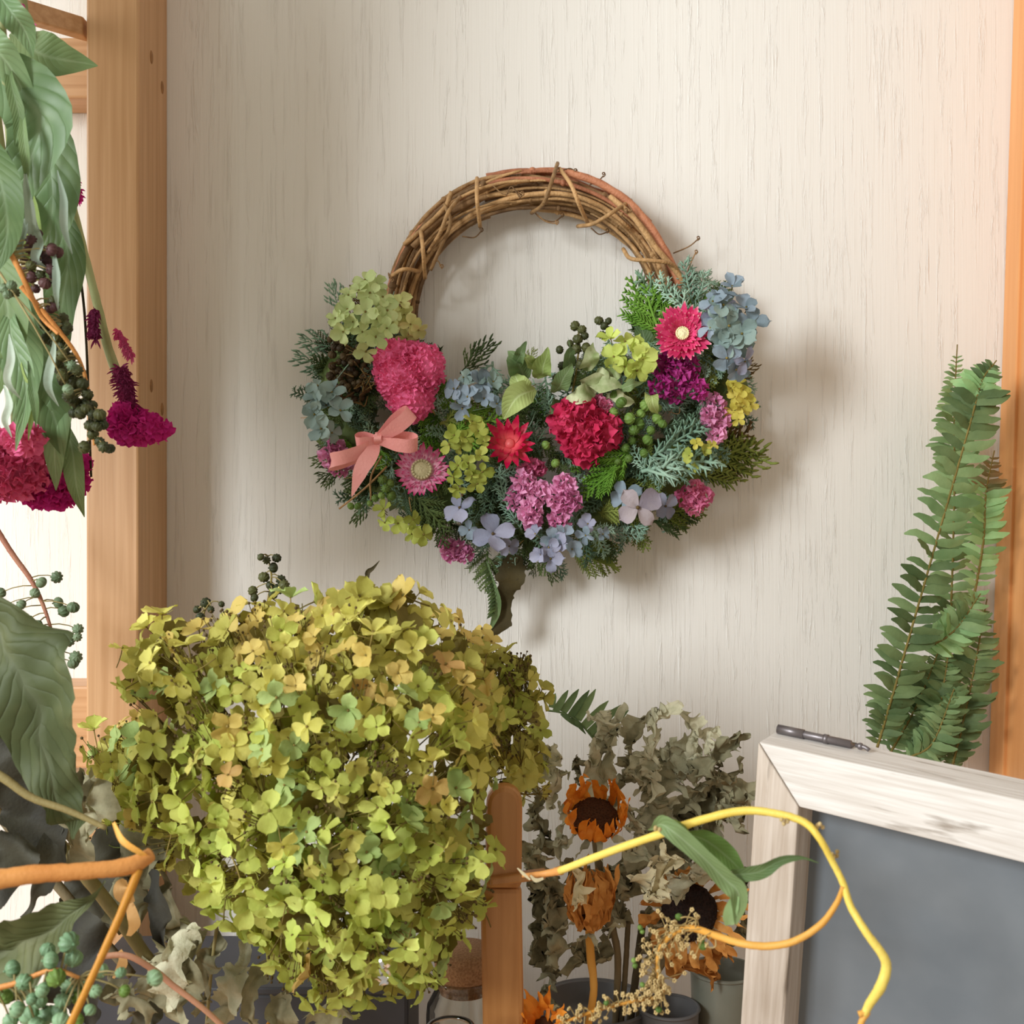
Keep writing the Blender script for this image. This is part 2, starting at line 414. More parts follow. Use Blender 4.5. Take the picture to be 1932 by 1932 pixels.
M_LEAFH = mat_plant('leaf_hanging_green', (112, 142, 98), (140, 166, 120), 0.3, 0.38, veins=5, bump=0.4)
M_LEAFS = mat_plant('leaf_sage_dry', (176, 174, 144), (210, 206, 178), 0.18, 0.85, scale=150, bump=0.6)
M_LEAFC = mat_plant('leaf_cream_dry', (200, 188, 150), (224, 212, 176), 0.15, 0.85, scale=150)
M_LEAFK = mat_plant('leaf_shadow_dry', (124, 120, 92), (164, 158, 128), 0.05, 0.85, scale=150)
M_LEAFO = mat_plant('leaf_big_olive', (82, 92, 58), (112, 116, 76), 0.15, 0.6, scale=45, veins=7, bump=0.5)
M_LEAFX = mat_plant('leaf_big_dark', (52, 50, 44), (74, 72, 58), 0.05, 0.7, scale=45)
M_LEAFP = mat_plant('leaf_papery_tan', (206, 156, 96), (220, 176, 120), 0.35, 0.7)
M_SUN = mat_plant('sunflower_petal', (224, 128, 30), (240, 156, 56), 0.25, 0.6, scale=200)
M_SUNB = mat_plant('sunflower_petal_brown', (190, 122, 52), (218, 158, 86), 0.2, 0.7, scale=200)
M_SUND = mat_plant('sunflower_disc', (48, 28, 18), (76, 46, 26), 0, 0.9, scale=500, bump=1.0)
M_SUNDK = mat_plant('sunflower_disc_dark', (30, 20, 18), (46, 30, 24), 0, 0.9, scale=500, bump=1.0)
M_STEMB = mat_plant('stem_brown_grey', (96, 86, 64), (126, 112, 84), 0, 0.8)
M_STEMY = mat_plant('stem_bright_yellow', (230, 200, 84), (242, 218, 112), 0.05, 0.45, scale=30)
M_STEMO = mat_plant('stem_orange', (196, 124, 62), (214, 150, 84), 0.05, 0.5, scale=30)
M_STEMA = mat_plant('stem_amber', (206, 142, 50), (222, 166, 80), 0.05, 0.5, scale=30)
M_STEMR = mat_plant('stem_rose', (176, 120, 98), (198, 146, 116), 0.0, 0.5)
M_STEMT = mat_plant('stem_tan', (142, 128, 82), (164, 150, 102), 0.0, 0.6)
M_STEMG = mat_plant('stem_pale_green', (140, 146, 94), (164, 168, 118), 0.0, 0.6)
M_FERN = mat_plant('fern_green', (112, 142, 92), (146, 172, 120), 0.3, 0.6)
M_FERND = mat_plant('fern_dark', (84, 106, 66), (114, 134, 88), 0.25, 0.6)
M_FERNL = mat_plant('fern_light', (150, 192, 130), (176, 212, 154), 0.35, 0.6)
M_FERNB = mat_plant('fern_browned', (150, 120, 78), (120, 124, 84), 0.2, 0.7)
M_FLUFF = mat_plant('dry_flowerlet', (186, 160, 104), (206, 182, 130), 0.1, 0.8)
M_TIN = mat_simple('grey_tin', (92, 92, 94), 0.5, c2=(104, 104, 106), scale=30)
M_FROST = mat_simple('frosted_grey_green', (118, 120, 108), 0.35, c2=(128, 130, 118), scale=30)

# ------------------------------------------------------------------ setting
b = MB(); b.box((-0.9, 0, 0.75), (1.8, 0, 0), (0, 0.05, 0), (0, 0, 1.2))
w = b.build('wall_back', M_WALL, smooth=False); w['kind'] = 'structure'
b = MB(); b.box((-0.9, -0.42, ZC-0.375), (1.8, 0, 0), (0, 0.42, 0), (0, 0, -0.022))
w = b.build('trim_1', M_POSTX, smooth=False, bevel=0.002); w['kind'] = 'structure'

# ------------------------------------------------------------------ wooden rack at the left
rk = thing('wooden_rack', 'honey pine rack with square post and rails standing at the left', 'rack', W(262, 966, 0.058)-Vector((0, 0, 0.35)))
hp = 0.058
x0 = W(162, 0, hp).x; x1 = W(262, 0, hp).x
b = MB(); b.box((x0, -hp, ZC-0.37), (x1-x0, 0, 0), (0, hp-0.0005, 0), (0, 0, 0.80)); b.build('post', M_POST, rk, smooth=False, bevel=0.0015)
for (px, py, hh) in ((285, 108, 0.034), (303, 165, 0.012), (285, 728, 0.034), (306, 772, 0.012)):
    b = MB(); z = W(px, py, hh).z
    b.ball((x1, -hh, z), (0.0008, 0.0028, 0.0042), nu=12, nv=8); b.build('dowel_plug', M_PLUG, rk)
zt = W(0, 70, .029).z; zb = W(0, 185, .029).z; xl = -0.62
b = MB(); b.box((xl, -0.029, zb), (x0-0.0022-xl, 0, 0), (0, 0.0285, 0), (0, 0, zt-zb)); b.build('cross_board', M_POSTX, rk, smooth=False, bevel=0.0015)
zt = W(0, 1295, .037).z; zb = W(0, 1450, .037).z
b = MB(); b.box((xl, -0.037, zb), (x0-0.0022-xl, 0, 0), (0, 0.0365, 0), (0, 0, zt-zb)); b.build('cross_board', M_POSTX, rk, smooth=False, bevel=0.0015)
p1 = W(164, 48, 0.05); p0 = W(-60, -20, 0.115)
b = MB(); dirv = p0-p1; b.box(p1-Vector((0, 0, 0.0085))-Vector((0, 0.006, 0)), dirv, (0, 0.012, 0), (0, 0, 0.0115)); b.build('side_rail', M_POSTX, rk, smooth=False, bevel=0.001)

# ------------------------------------------------------------------ orange wood upright at the right
t = thing('wooden_upright', 'tall orange wooden upright along the right edge beside the ferns', 'post', W(1900, 1400, 0.0)+Vector((0.02, -0.06, -0.2)))
b = MB(); base = W(1862, 1480, 0.0); top = W(1912, -60, 0.0)
top2 = base+(top-base)*1.1; bot = base-(top-base)*0.13
b.box(bot+Vector((0, -0.0005, 0)), top2-bot, (0, -0.11, 0), (0.045, 0, 0)); b.build('board', M_ORANGE, t, smooth=False, bevel=0.002)
b = MB(); e = Vector((-0.0022, -0.016, 0)); b.box(bot+e, top2-bot, (0, -0.012, 0), (0.01, 0, 0)); b.build('edge_strip', M_ORANGE, t, smooth=False, bevel=0.0008)

# ------------------------------------------------------------------ chalkboard stand
def chalkboard():
    a, l, wd, tt, ws, ty, ro = 0.6073, -0.0737, 0.0244, 0.0268, 0.0200, 0.0183, 0.0953
    d = 0.5
    u = Vector((math.cos(a), math.sin(-a)*1, 0)); n = Vector((-math.sin(a), -math.cos(a), 0))
    v = Vector((0, 0, -1))*math.cos(l)+n*math.sin(l)
    u0 = u.copy(); u, v = u*math.cos(ro)+v*math.sin(ro), v*math.cos(ro)-u0*math.sin(ro)
    nb = v.cross(u); nb = nb if nb.y > 0 else -nb; nb.normalize()
    T = Vector(((1430-966)/F*d, d-D, ZC-(1400-966)/F*d))
    Lw, Lh = 0.20, 0.235
    # keep its foot above the shelf
    r = thing('chalkboard_stand', 'small folding chalkboard with a whitewashed wooden frame standing at lower right', 'chalkboard', T+v*Lh+u*0.1)
    # stile (left), top rail with mitred ends, right stile, bottom rail; local axes on each object for the grain
    def plank(name, pts4, mat, thick, back=0.0):
        c = sum(pts4, Vector())/4; R = Matrix((u, nb, -v)).transposed().to_4x4(); M = Matrix.Translation(c) @ R; Mi = M.inverted()
        vs = [Mi @ (p+nb*back) for p in pts4]+[Mi @ (p+nb*(back+thick)) for p in pts4]
        me = bpy.data.meshes.new(name)
        me.from_pydata([tuple(q) for q in vs], [], [(0, 1, 2, 3), (7, 6, 5, 4), (0, 4, 5, 1), (1, 5, 6, 2), (2, 6, 7, 3), (3, 7, 4, 0)])
        me.materials.append(mat); me.validate()
        import bmesh
        bm = bmesh.new(); bm.from_mesh(me); bmesh.ops.recalc_face_normals(bm, faces=bm.faces); bm.to_mesh(me); bm.free()
        o = inst(name, me, r, M); bv = o.modifiers.new('bevel', 'BEVEL'); bv.width = 0.0008; bv.segments = 2
        return o
    g = 0.00025
    A = T; B = T+u*Lw; C = T+u*Lw+v*Lh; E = T+v*Lh
    a2 = T+u*ws+v*wd; b2 = T+u*(Lw-ws)+v*wd; c2 = T+u*(Lw-ws)+v*(Lh-wd); e2 = T+u*ws+v*(Lh-wd)
    plank('top_rail', [A+u*g, B-u*g, b2-u*g, a2+u*g], M_WHITEW, tt)
    plank('stile', [A+v*g, a2+v*g, e2-v*g, E-v*g], M_WHITEV, tt)
    plank('stile', [b2+v*g, B+v*g, C-v*g, c2-v*g], M_WHITEV, tt)
    plank('bottom_rail', [e2+u*g, c2-u*g, C-u*g, E+u*g], M_WHITEW, tt)
    plank('slate_panel', [a2-u*.003-v*.003, b2+u*.003-v*.003, c2+u*.003+v*.003, e2-u*.003+v*.003], M_SLATE, 0.003, ty)
    # hinge on the top edge
    hc = T+nb*0.0175+u*0.004-v*0.0022
    b = MB(); b.tube([hc, hc+u*0.031], 0.0017, 10); h = b.build('hinge_barrel', M_METAL, r, 'grey metal hinge barrel on the top edge')
    b = MB(); b.tube([hc-u*0.002, hc+u*0.010], 0.0021, 10); b.tube([hc+u*0.019, hc+u*0.021], 0.0021, 10); b.build('hinge_knuckle', M_METAL, h)
    b = MB(); b.box(hc+v*0.0019+u*0.002, u*0.029, nb*0.008, -v*0.0006); b.build('hinge_leaf', M_METAL, r)
    b = MB(); q = hc+u*0.033-v*0.0; b.tube([q, q+u*0.004, q+u*0.006+v*.001], 0.001, 6, n=5); b.ball(q+u*0.002, 0.0016, nu=8, nv=5); b.build('hinge_pin', M_METAL, r)
    return T, u, v, nb
CB = chalkboard()

# ------------------------------------------------------------------ shared meshes
def sepal_mesh(name, mat, seed, width=0.95, cup=0.16, point=0.0):
    b = MB(); rnd = random.Random(seed)
    us = [0, .16, .38, .62, .82, .95, 1.0]; ws = [.08, .42, .78, .96, .84, .48, .10]
    v = []; f = []; uv = []
    tw = rnd.uniform(-.1, .1); sk = rnd.uniform(-.06, .06); w0 = width*rnd.uniform(.9, 1.08)
    for i, (u, w) in enumerate(zip(us, ws)):
        for j in range(5):
            a = (j/4*2-1)
            x = u*(1+(point if i == 6 and j == 2 else 0)) - (0.05*a*a if i > 4 else 0)
            y = a*w*w0/2+sk*u
            z = cup*(a*a)*w*.6 - cup*.7*u*u + 0.04*math.sin(u*5+a*2.5+seed)+tw*a*u
            v.append((x, y, z)); uv.append((j/4, u))
    for i in range(6):
        for j in range(4): q = i*5+j; f.append((q, q+1, q+6, q+5))
    b.add(v, f, uv)
    return b.data(name, mat)
SEP = {}
def sepal(key, mat, k):
    kk = (key, k)
    if kk not in SEP: SEP[kk] = sepal_mesh('sepal', mat, k*1.7+len(key), 0.95 if k < 3 else 0.78, 0.16 if k % 2 else 0.26, 0.12 if k % 3 == 0 else 0.03)
    return SEP[kk]
def eye_mesh(name, mat, stem=1.0, stemr=0.035):
    b = MB(); b.ball((0, 0, 0.05), 0.085, nu=6, nv=4)
    b.tube([(0, 0, 0.02), (0.05, 0.02, -stem*.5), (0.0, 0.06, -stem)], [stemr*1.2, stemr, stemr], 4, n=4)
    return b.data(name, mat)
EYE = eye_mesh('floret', M_STEM, 1.3)
EYEB = eye_mesh('floret', M_STEM, 0.5)
EYEX = eye_mesh('floret', M_BUD, 0.4)
def floret(parent, pos, nrm, size, mats, R, tilt=None, name='floret', label=None, eye=EYE, ns=4):
    """a four sepalled floret: a part with its sepals as sub-parts"""
    roll = R.uniform(0, 2*PI)
    M = Matrix.Translation(pos) @ frame(nrm, roll) @ Matrix.Scale(size, 4)
    o = inst(name, eye, parent, M, label)
    key, mat = R.choice(mats); ti = R.uniform(-0.1, 0.75) if tilt is None else tilt
    for k in range(ns):
        A = Matrix.Rotation(k*2*PI/ns+R.uniform(-.18, .18), 4, 'Z') @ Matrix.Rotation(-ti+R.uniform(-.2, .2), 4, 'Y') @ Matrix.Rotation(R.uniform(-.3, .3), 4, 'X') @ Matrix.Scale(R.uniform(.82, 1.1), 4)
        inst('sepal', sepal(key, mat, R.randrange(5)), o, M @ A)
    return o
def floret_into(mb, pos, nrm, size, R):
    M = Matrix.Translation(pos) @ frame(nrm, R.uniform(0, 6)) @ Matrix.Scale(size, 4)
    ti = R.uniform(0, .6)
    for k in range(4):
        A = M @ Matrix.Rotation(k*PI/2+R.uniform(-.2, .2), 4, 'Z') @ Matrix.Rotation(-ti, 4, 'Y')
        v = [(0, 0, 0), (.35, -.36, .05), (.35, 0, 0), (.35, .36, .05), (.78, -.42, .02), (.78, 0, -.06), (.78, .42, .02), (1, 0, -.1)]
        mb.add([A @ Vector(q) for q in v], [(0, 1, 2), (0, 2, 3), (1, 4, 5, 2), (2, 5, 6, 3), (4, 7, 5), (5, 7, 6)])

# ------------------------------------------------------------------ big hydrangea heads
def hydrangea_head(name, label, poly, h0, bulge, rad, n, nback, size, palette, seed, tilt_up=0.25, md=30):
    R = random.Random(seed)
    cx = sum(p[0] for p in poly)/len(poly); cy = sum(p[1] for p in poly)/len(poly)
    root = thing(name, label, 'flower', W(cx, max(p[1] for p in poly), h0), 'dried green hydrangea heads')
    def dome(x, y):
        e = min(1, max(0, edge_dist(x, y, poly)/rad))
        if not in_poly(x, y, poly): e = 0
        return h0+bulge*math.sqrt(max(0, 1-(1-e)**2))
    pts = sample(poly, n, md, R)
    if len(pts) < n: pts += sample(poly, n-len(pts), 12, R)
    for (x, y) in pts:
        h = dome(x, y)+R.uniform(-0.026, 0.006)
        gx = (dome(x+14, y)-dome(x-14, y))/S(28, h); gy = (dome(x, y+14)-dome(x, y-14))/S(28, h)
        nr = Vector((-gx*.8, -1, gy*.8+tilt_up))
        nr = nr.normalized()+Vector((R.uniform(-1, 1), R.uniform(-.6, .6), R.uniform(-1, 1)))*(0.7 if R.random() < .55 else 1.5)
        if nr.y > 0.1: nr.y = -0.1
        sz = S(size*R.uniform(.72, 1.15), h)
        floret(root, W(x, y, h), nr, sz, palette(x, y, R), R)
    # deeper florets, the shade between them painted in with darker sepals
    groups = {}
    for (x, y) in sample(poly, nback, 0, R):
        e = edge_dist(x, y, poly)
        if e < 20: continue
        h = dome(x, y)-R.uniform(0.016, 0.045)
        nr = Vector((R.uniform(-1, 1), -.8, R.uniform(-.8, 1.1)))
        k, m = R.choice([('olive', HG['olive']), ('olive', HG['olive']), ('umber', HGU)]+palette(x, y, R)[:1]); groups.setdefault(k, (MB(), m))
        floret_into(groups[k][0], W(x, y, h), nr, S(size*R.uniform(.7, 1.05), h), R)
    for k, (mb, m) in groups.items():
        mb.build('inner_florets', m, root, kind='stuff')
    # branching stalks and dry buds inside
    mb = MB(); bb = MB()
    C = W(cx, cy+120, h0-0.01)
    for (x, y) in sample(poly, 130 if n > 200 else 34, 0, R):
        h = dome(x, y)-0.012; p = W(x, y, h); q = C.lerp(p, 0.35)+Vector((R.uniform(-1, 1), R.uniform(-1, 1), R.uniform(-1, 1)))*0.008
        q2 = C.lerp(p, 0.75)+Vector((R.uniform(-1, 1), R.uniform(-1, 1), R.uniform(-1, 1)))*0.006
        mb.tube([q, q2, p], [0.0007, 0.0004, 0.0003], 4, n=6)
        if R.random() < .8:
            for k in range(7):
                o = Vector((R.uniform(-1, 1), R.uniform(-1, 0.4), R.uniform(-1, 1)))*0.006
                mb.tube([q2, p+o], 0.0002, 3); bb.ball(p+o, R.uniform(.0005, .0009), nu=5, nv=3)
    mb.build('stalks', M_STEM, root, kind='stuff'); bb.build('dry_buds', M_BUD, root, kind='stuff')
    return root
def pal_main(x, y, R):
    k = lambda *n: [(i, HG[i]) for i in n]
    t = (y-1080)/850.0+(0.15 if x < 420 else 0)-(0.14 if x > 800 else 0)+R.uniform(-.12, .12)
    if R.random() < .03: return k('peach')
    if R.random() < .05: return k('mint')
    if t < 0.16: return k('ochre', 'ochre', 'olive', 'yellow')
    if t < 0.34: return k('yellow', 'ochre', 'olive', 'green')
    if t < 0.62: return k('green', 'yellow', 'green', 'olive', 'mint')
    return k('lime', 'green', 'lime', 'green')
def pal_right(x, y, R): return [(i, HG[i]) for i in (('ochre', 'olive') if y < 1230 else ('olive', 'olive', 'green'))]
def pal_left(x, y, R): return [(i, HG[i]) for i in ('olive', 'green', 'green', 'mint', 'ochre')]
P_MAIN = [(262, 1190), (300, 1150), (345, 1175), (400, 1180), (440, 1140), (480, 1135), (560, 1120), (600, 1130), (630, 1098), (700, 1092), (745, 1110), (790, 1100), (815, 1150), (860, 1165), (900, 1225), (925, 1300),
          (950, 1390), (950, 1440), (928, 1500), (925, 1560), (935, 1600), (935, 1660), (905, 1730), (880, 1760), (862, 1800), (830, 1850), (800, 1875), (750, 1880), (690, 1885), (660, 1915), (590, 1905), (565, 1870), (520, 1840), (490, 1800), (478, 1770), (430, 1750), (400, 1720), (370, 1695), (330, 1660),
          (300, 1600), (255, 1560), (235, 1470), (240, 1400), (262, 1350), (225, 1310), (222, 1260), (210, 1225)]
P_RIGHT = [(830, 1160), (900, 1175), (940, 1215), (1000, 1245), (1022, 1275), (1030, 1340), (1028, 1420), (1030, 1490), (1000, 1530), (970, 1500), (930, 1480), (880, 1400), (850, 1300)]
P_LEFT = [(175, 1365), (250, 1350), (330, 1380), (340, 1500), (330, 1640), (290, 1650), (225, 1610), (185, 1560), (168, 1480), (165, 1410)]
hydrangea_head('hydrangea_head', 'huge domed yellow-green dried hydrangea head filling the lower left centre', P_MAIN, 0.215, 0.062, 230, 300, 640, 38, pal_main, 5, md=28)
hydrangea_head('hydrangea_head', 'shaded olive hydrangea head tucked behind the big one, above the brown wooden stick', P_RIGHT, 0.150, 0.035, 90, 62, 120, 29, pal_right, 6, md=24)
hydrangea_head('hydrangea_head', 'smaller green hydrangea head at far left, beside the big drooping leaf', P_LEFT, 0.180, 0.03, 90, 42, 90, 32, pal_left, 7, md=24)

# ------------------------------------------------------------------ berries, sprigs, leaves (shared pieces)
def berry_mesh(mat):
    b = MB(); b.ball((0, 0, 0), (1, 1, 0.78), nu=27, nv=7, ribs=9, ribd=0.28)
    b.tube([(0, 0, 0.7), (0, 0, 0.95)], [0.16, 0.1], 5)
    return b.data('berry', mat)
BER = {k: berry_mesh(m) for k, m in (('g', M_BERG), ('d', M_BERD), ('b', M_BERB), ('t', M_BERT), ('m', M_BERM), ('k', M_BERK))}
def berry(parent, pos, r, key, R, name='berry'):
    M = Matrix.Translation(pos) @ frame((R.uniform(-.8, .8), -R.uniform(.2, 1), R.uniform(-.8, .8)), R.uniform(0, 6)) @ Matrix.Scale(r, 4)
    return inst(name, BER[key], parent, M)
def sprig_mesh(kind, mat, seed):
    """unit sprig along +X, fan in XY, facing +Z"""
    R = random.Random(seed); b = MB()
    if kind == 'needle':
        b.tube([(0, 0, 0), (.5, .03, .03), (1, -.02, 0)], [.028, .022, .012], 4, n=5)
        for i in range(15):
            u = .08+.9*i/15; sd = 1 if i % 2 else -1; a = R.uniform(.5, 1.0)*sd; l = R.uniform(.20, .34)*(1.15-u*.6)
            d = Vector((math.cos(a), math.sin(a), R.uniform(-.5, .6))).normalized(); p = Vector((u, 0, .02))
            b.tube([p, p+d*l*.6, p+d*l+Vector((.03, 0, .02))], [.025, .021, .010], 4, n=3)
            for k in range(3):
                q = p+d*l*(.3+.22*k); a2 = a-sd*R.uniform(.5, .8)*(1 if k % 2 else -1)
                e = Vector((math.cos(a2), math.sin(a2), R.uniform(-.4, .6)))
                b.tube([q, q+e*l*.46], [.021, .010], 3)
    elif kind == 'cedar':
        b.tube([(0, 0, 0), (.5, .02, .05), (1, 0, 0)], [.03, .025, .012], 4, n=5)
        for i in range(14):
            u = .05+.9*i/14; sd = 1 if i % 2 else -1; a = R.uniform(.55, .8)*sd; l = (.42*(1-u)+.10)*R.uniform(.8, 1.1)
            d = Vector((math.cos(a), math.sin(a), R.uniform(-.15, .15))); p = Vector((u, 0, .03))
            b.tube([p, p+d*l], [.026, .010], 4)
            nk = max(2, int(l/.06))
            for k in range(nk):
                q = p+d*l*(k+.6)/nk
                for s2 in (1, -1):
                    a2 = a+s2*.6; e = Vector((math.cos(a2), math.sin(a2), R.uniform(-.2, .3)))
                    b.tube([q, q+e*l*.26], [.022, .009], 3)
    elif kind == 'tips':     # thin open sprig with beaded scale tips
        b.tube([(0, 0, 0), (.5, .04, 0), (1, .0, .0)], [.02, .016, .014], 4, n=5)
        for i in range(9):
            u = .15+.8*i/9; sd = 1 if i % 2 else -1; a = R.uniform(.45, .8)*sd; l = (.5*(1-u)+.12)*R.uniform(.8, 1.1)
            d = Vector((math.cos(a), math.sin(a), R.uniform(-.2, .2))); p = Vector((u, 0, 0))
            b.tube([p, p+d*l*.5, p+d*l+Vector((.05, 0, 0))], [.016, .022, .012], 4, n=4)
            for k in range(3):
                q = p+d*l*(k+1)/3.3; e = Vector((math.cos(a*.3), math.sin(a*.3)+.2*(-1)**k, R.uniform(-.2, .3)))
                b.tube([q, q+e*.09, q+e*.14], [.02, .024, .008], 4, n=3)
    return b.data('foliage_sprig', mat)
SPR = {}
def sprig(parent, p0, p1, kind, mat, R, name='foliage_sprig', face=(0, -1, 0), label=None):
    k = (kind, mat.name, R.randrange(2))
    if k not in SPR: SPR[k] = sprig_mesh(kind, mat, k[2]*17+len(kind)+len(mat.name))
    x = (p1-p0); l = x.length; x.normalize(); z = Vector(face)+Vector((R.uniform(-.4, .4), 0, R.uniform(-.4, .4))); z = (z-x*z.dot(x)).normalized()
    y = z.cross(x); M = Matrix.Translation(p0) @ Matrix((x, y, z)).transposed().to_4x4() @ Matrix.Scale(l, 4)
    return inst(name, SPR[k], parent, M, label)

# ------------------------------------------------------------------ the wreath
RW = random.Random(11)
wr = thing('vine_wreath', 'round grapevine wreath on the wall, lower half covered in dried flowers and a pink bow', 'wreath', W(1010, 1060, 0.0))
def ring(th, rad, hh):   # th clockwise from top, rad -1 (inner) .. 1 (outer)
    ri = 196+26*abs(math.sin(th)); ro = 286-4*abs(math.sin(th))
    cyi = 604 if abs(math.sin(th)) < 2 else 600
    r = (ri+ro)/2+(ro-ri)/2*rad
    return W(1010+r*math.sin(th), 602-r*math.cos(th), hh)
for i in range(44):
    a0 = -RW.uniform(1.15, 2.4) if i % 3 else RW.uniform(-1.1, .6); ln = RW.uniform(1.3, 3.4)
    a1 = min(a0+ln, 2.3)
    r0 = RW.uniform(-.85, .85); ph = RW.uniform(0, 6); am = RW.uniform(.1, .45); fr = RW.uniform(.7, 1.6); pts = []
    hb = 0.006+RW.random()*0.024
    n = 14
    for k in range(n):
        u = k/(n-1); th = a0+(a1-a0)*u
        rr = r0+am*math.sin(fr*th*2+ph); rr = max(-1, min(1, rr))
        hh = hb+0.006*math.sin(fr*th*1.7+ph*2)
        pts.append(ring(th, rr, max(.003, hh*(1.0-0.3*abs(rr)))))
    rad = RW.choice((0.0009, 0.0012, 0.0015, 0.0019))
    b = MB(); b.tube(pts, [rad*1.1, rad, rad*.8], 7, n=46, wob=.25, seed=i)
    mt = M_TWIGR if (r0 > .55 and a1 > .6) else RW.choice((M_TWIG, M_TWIG, M_TWIG, M_TWIGD))
    for k in range(3):       # nodes
        u = RW.uniform(.1, .9); b.ball(resample(pts, 40)[int(u*39)], rad*1.5, nu=6, nv=4)
    b.build('twig', mt, wr)
# outer reddish vine on the right, loose ends
for pts, r, m in (
    ([(1070, 325, .03), (1130, 345, .034), (1190, 385, .036), (1235, 440, .036), (1268, 500, .034), (1290, 560, .03)], .0024, M_TWIGR),
    ([(1150, 370, .04), (1195, 410, .042), (1240, 470, .04), (1283, 522, .036), (1300, 560, .03)], .0017, M_TWIG),
    ([(762, 462, .028), (800, 430, .03), (838, 393, .03), (852, 362, .03)], .0015, M_TWIG),
    ([(838, 385, .03), (850, 420, .036), (830, 470, .04), (812, 510, .036)], .0012, M_TWIG)):
    b = MB(); b.tube([W(*p) for p in pts], r, 8, n=26, wob=.25, seed=3); b.build('twig', m, wr)
# binding canes over the ring
for pts in (
    [(900, 336, .03), (900, 375, .046), (906, 428, .03)], [(1052, 308, .028), (1040, 345, .048), (1025, 385, .046), (1003, 402, .028)],
    [(1056, 318, .03), (1078, 350, .047), (1092, 385, .046), (1108, 420, .028)], [(1190, 378, .03), (1160, 398, .048), (1120, 422, .046), (1090, 427, .028)],
    [(794, 436, .03), (798, 470, .047), (802, 525, .028)], [(868, 372, .03), (846, 400, .046), (830, 440, .044), (808, 476, .03)],
    [(1176, 470, .03), (1190, 488, .045), (1230, 492, .046), (1270, 500, .04), (1290, 535, .03)], [(740, 520, .03), (762, 508, .045), (790, 512, .03)]):
    b = MB(); b.tube([W(*p) for p in pts], .0013, 7, n=16); b.build('binding_cane', M_TWIG, wr)
# curled tendrils
def tendril(parent, pts, r, m, name='tendril', curl=0):
    b = MB(); P = [W(*p) for p in pts]
    if curl:
        e = P[-1]
        for k in range(7): P.append(e+Vector((math.sin(k*1.3)*curl*(1-k/9), -.001*k, (1-math.cos(k*1.3))*curl*(1-k/9)-curl*.4)))
    b.tube(P, [r, r*.7], 5, n=len(P)*4); return b.build(name, m, parent)
for pts in ([(1290, 545, .03), (1300, 505, .03), (1312, 478, .03)], [(872, 446, .02), (895, 448, .02), (908, 436, .02)], [(815, 505, .02), (825, 492, .02), (833, 505, .02)], [(1270, 478, .02), (1300, 465, .022), (1316, 452, .022)],
            [(1005, 395, .03), (1020, 412, .03), (1045, 418, .03), (1060, 408, .03)], [(1110, 350, .03), (1130, 340, .03), (1138, 332, .03)], [(930, 350, .04), (950, 366, .04), (972, 360, .04), (985, 368, .04)],
            [(1050, 325, .03), (1075, 318, .03), (1085, 325, .03)], [(1185, 385, .044), (1192, 398, .044), (1180, 400, .044)], [(955, 370, .042), (965, 352, .042), (980, 372, .042)], [(735, 525, .03), (733, 515, .03), (740, 530, .03)],
            [(1115, 430, .02), (1130, 442, .02), (1145, 438, .02)], [(1010, 402, .03), (1030, 418, .03), (1050, 422, .03)]):
    tendril(wr, pts, .00045, M_TWIGD, curl=.0014)

# hidden moss bed that the flowers sit on
CRES = [(650, 545), (600, 640), (580, 760), (600, 860), (650, 930), (740, 985), (830, 1025), (930, 1055), (1040, 1060), (1150, 1045), (1260, 985), (1350, 900), (1400, 800), (1415, 690), (1405, 600), (1340, 530),
        (1260, 535), (1220, 600), (1180, 650), (1120, 690), (1060, 705), (990, 715), (900, 725), (840, 700), (780, 630), (720, 560)]
def wh(x, y):
    e = min(1, max(0, edge_dist(x, y, CRES)/80)) if in_poly(x, y, CRES) else 0
    return 0.022+0.036*math.sqrt(1-(1-e)**2)
mb = MB()
core = [(690, 600), (650, 700), (660, 800), (740, 890), (860, 950), (1000, 975), (1140, 950), (1260, 880), (1330, 780), (1345, 680), (1310, 590)]
mb.tube([W(x, y, .026) for x, y in core], [.006, .013, .015, .014, .014, .014, .014, .014, .015, .012, .006], 14, n=90, wob=1.1)
mb.build('moss_bed', M_CED, wr)
# foliage fill
cen = (1010, 640)
for (x, y) in sample(CRES, 270, 11, RW):
    h = wh(x, y)-RW.uniform(.000, .016)
    a = math.atan2(y-cen[1], x-cen[0])+RW.uniform(-1.3, 1.3); l = RW.uniform(45, 85)
    kk = RW.random()
    if x > 1150 and y > 700: kind, m = (('needle', M_JUNL) if kk < .45 else ('needle', M_JUN) if kk < .75 else ('cedar', M_CEDY))
    elif x < 800 and y < 780: kind, m = (('cedar', M_BROWNF) if kk < .25 else ('cedar', M_CED) if kk < .55 else ('needle', M_JUN))
    else: kind, m = (('needle', M_JUN) if kk < .42 else ('cedar', M_CED) if kk < .72 else ('cedar', M_CEDG) if kk < .8 else ('needle', M_JUNL))
    p0 = W(x-l*.5*math.cos(a), y-l*.5*math.sin(a), max(h-.012, .012)); p1 = W(x+l*.5*math.cos(a), y+l*.5*math.sin(a), h+RW.uniform(-.006, .004))
    sprig(wr, p0, p1, kind, m, RW)
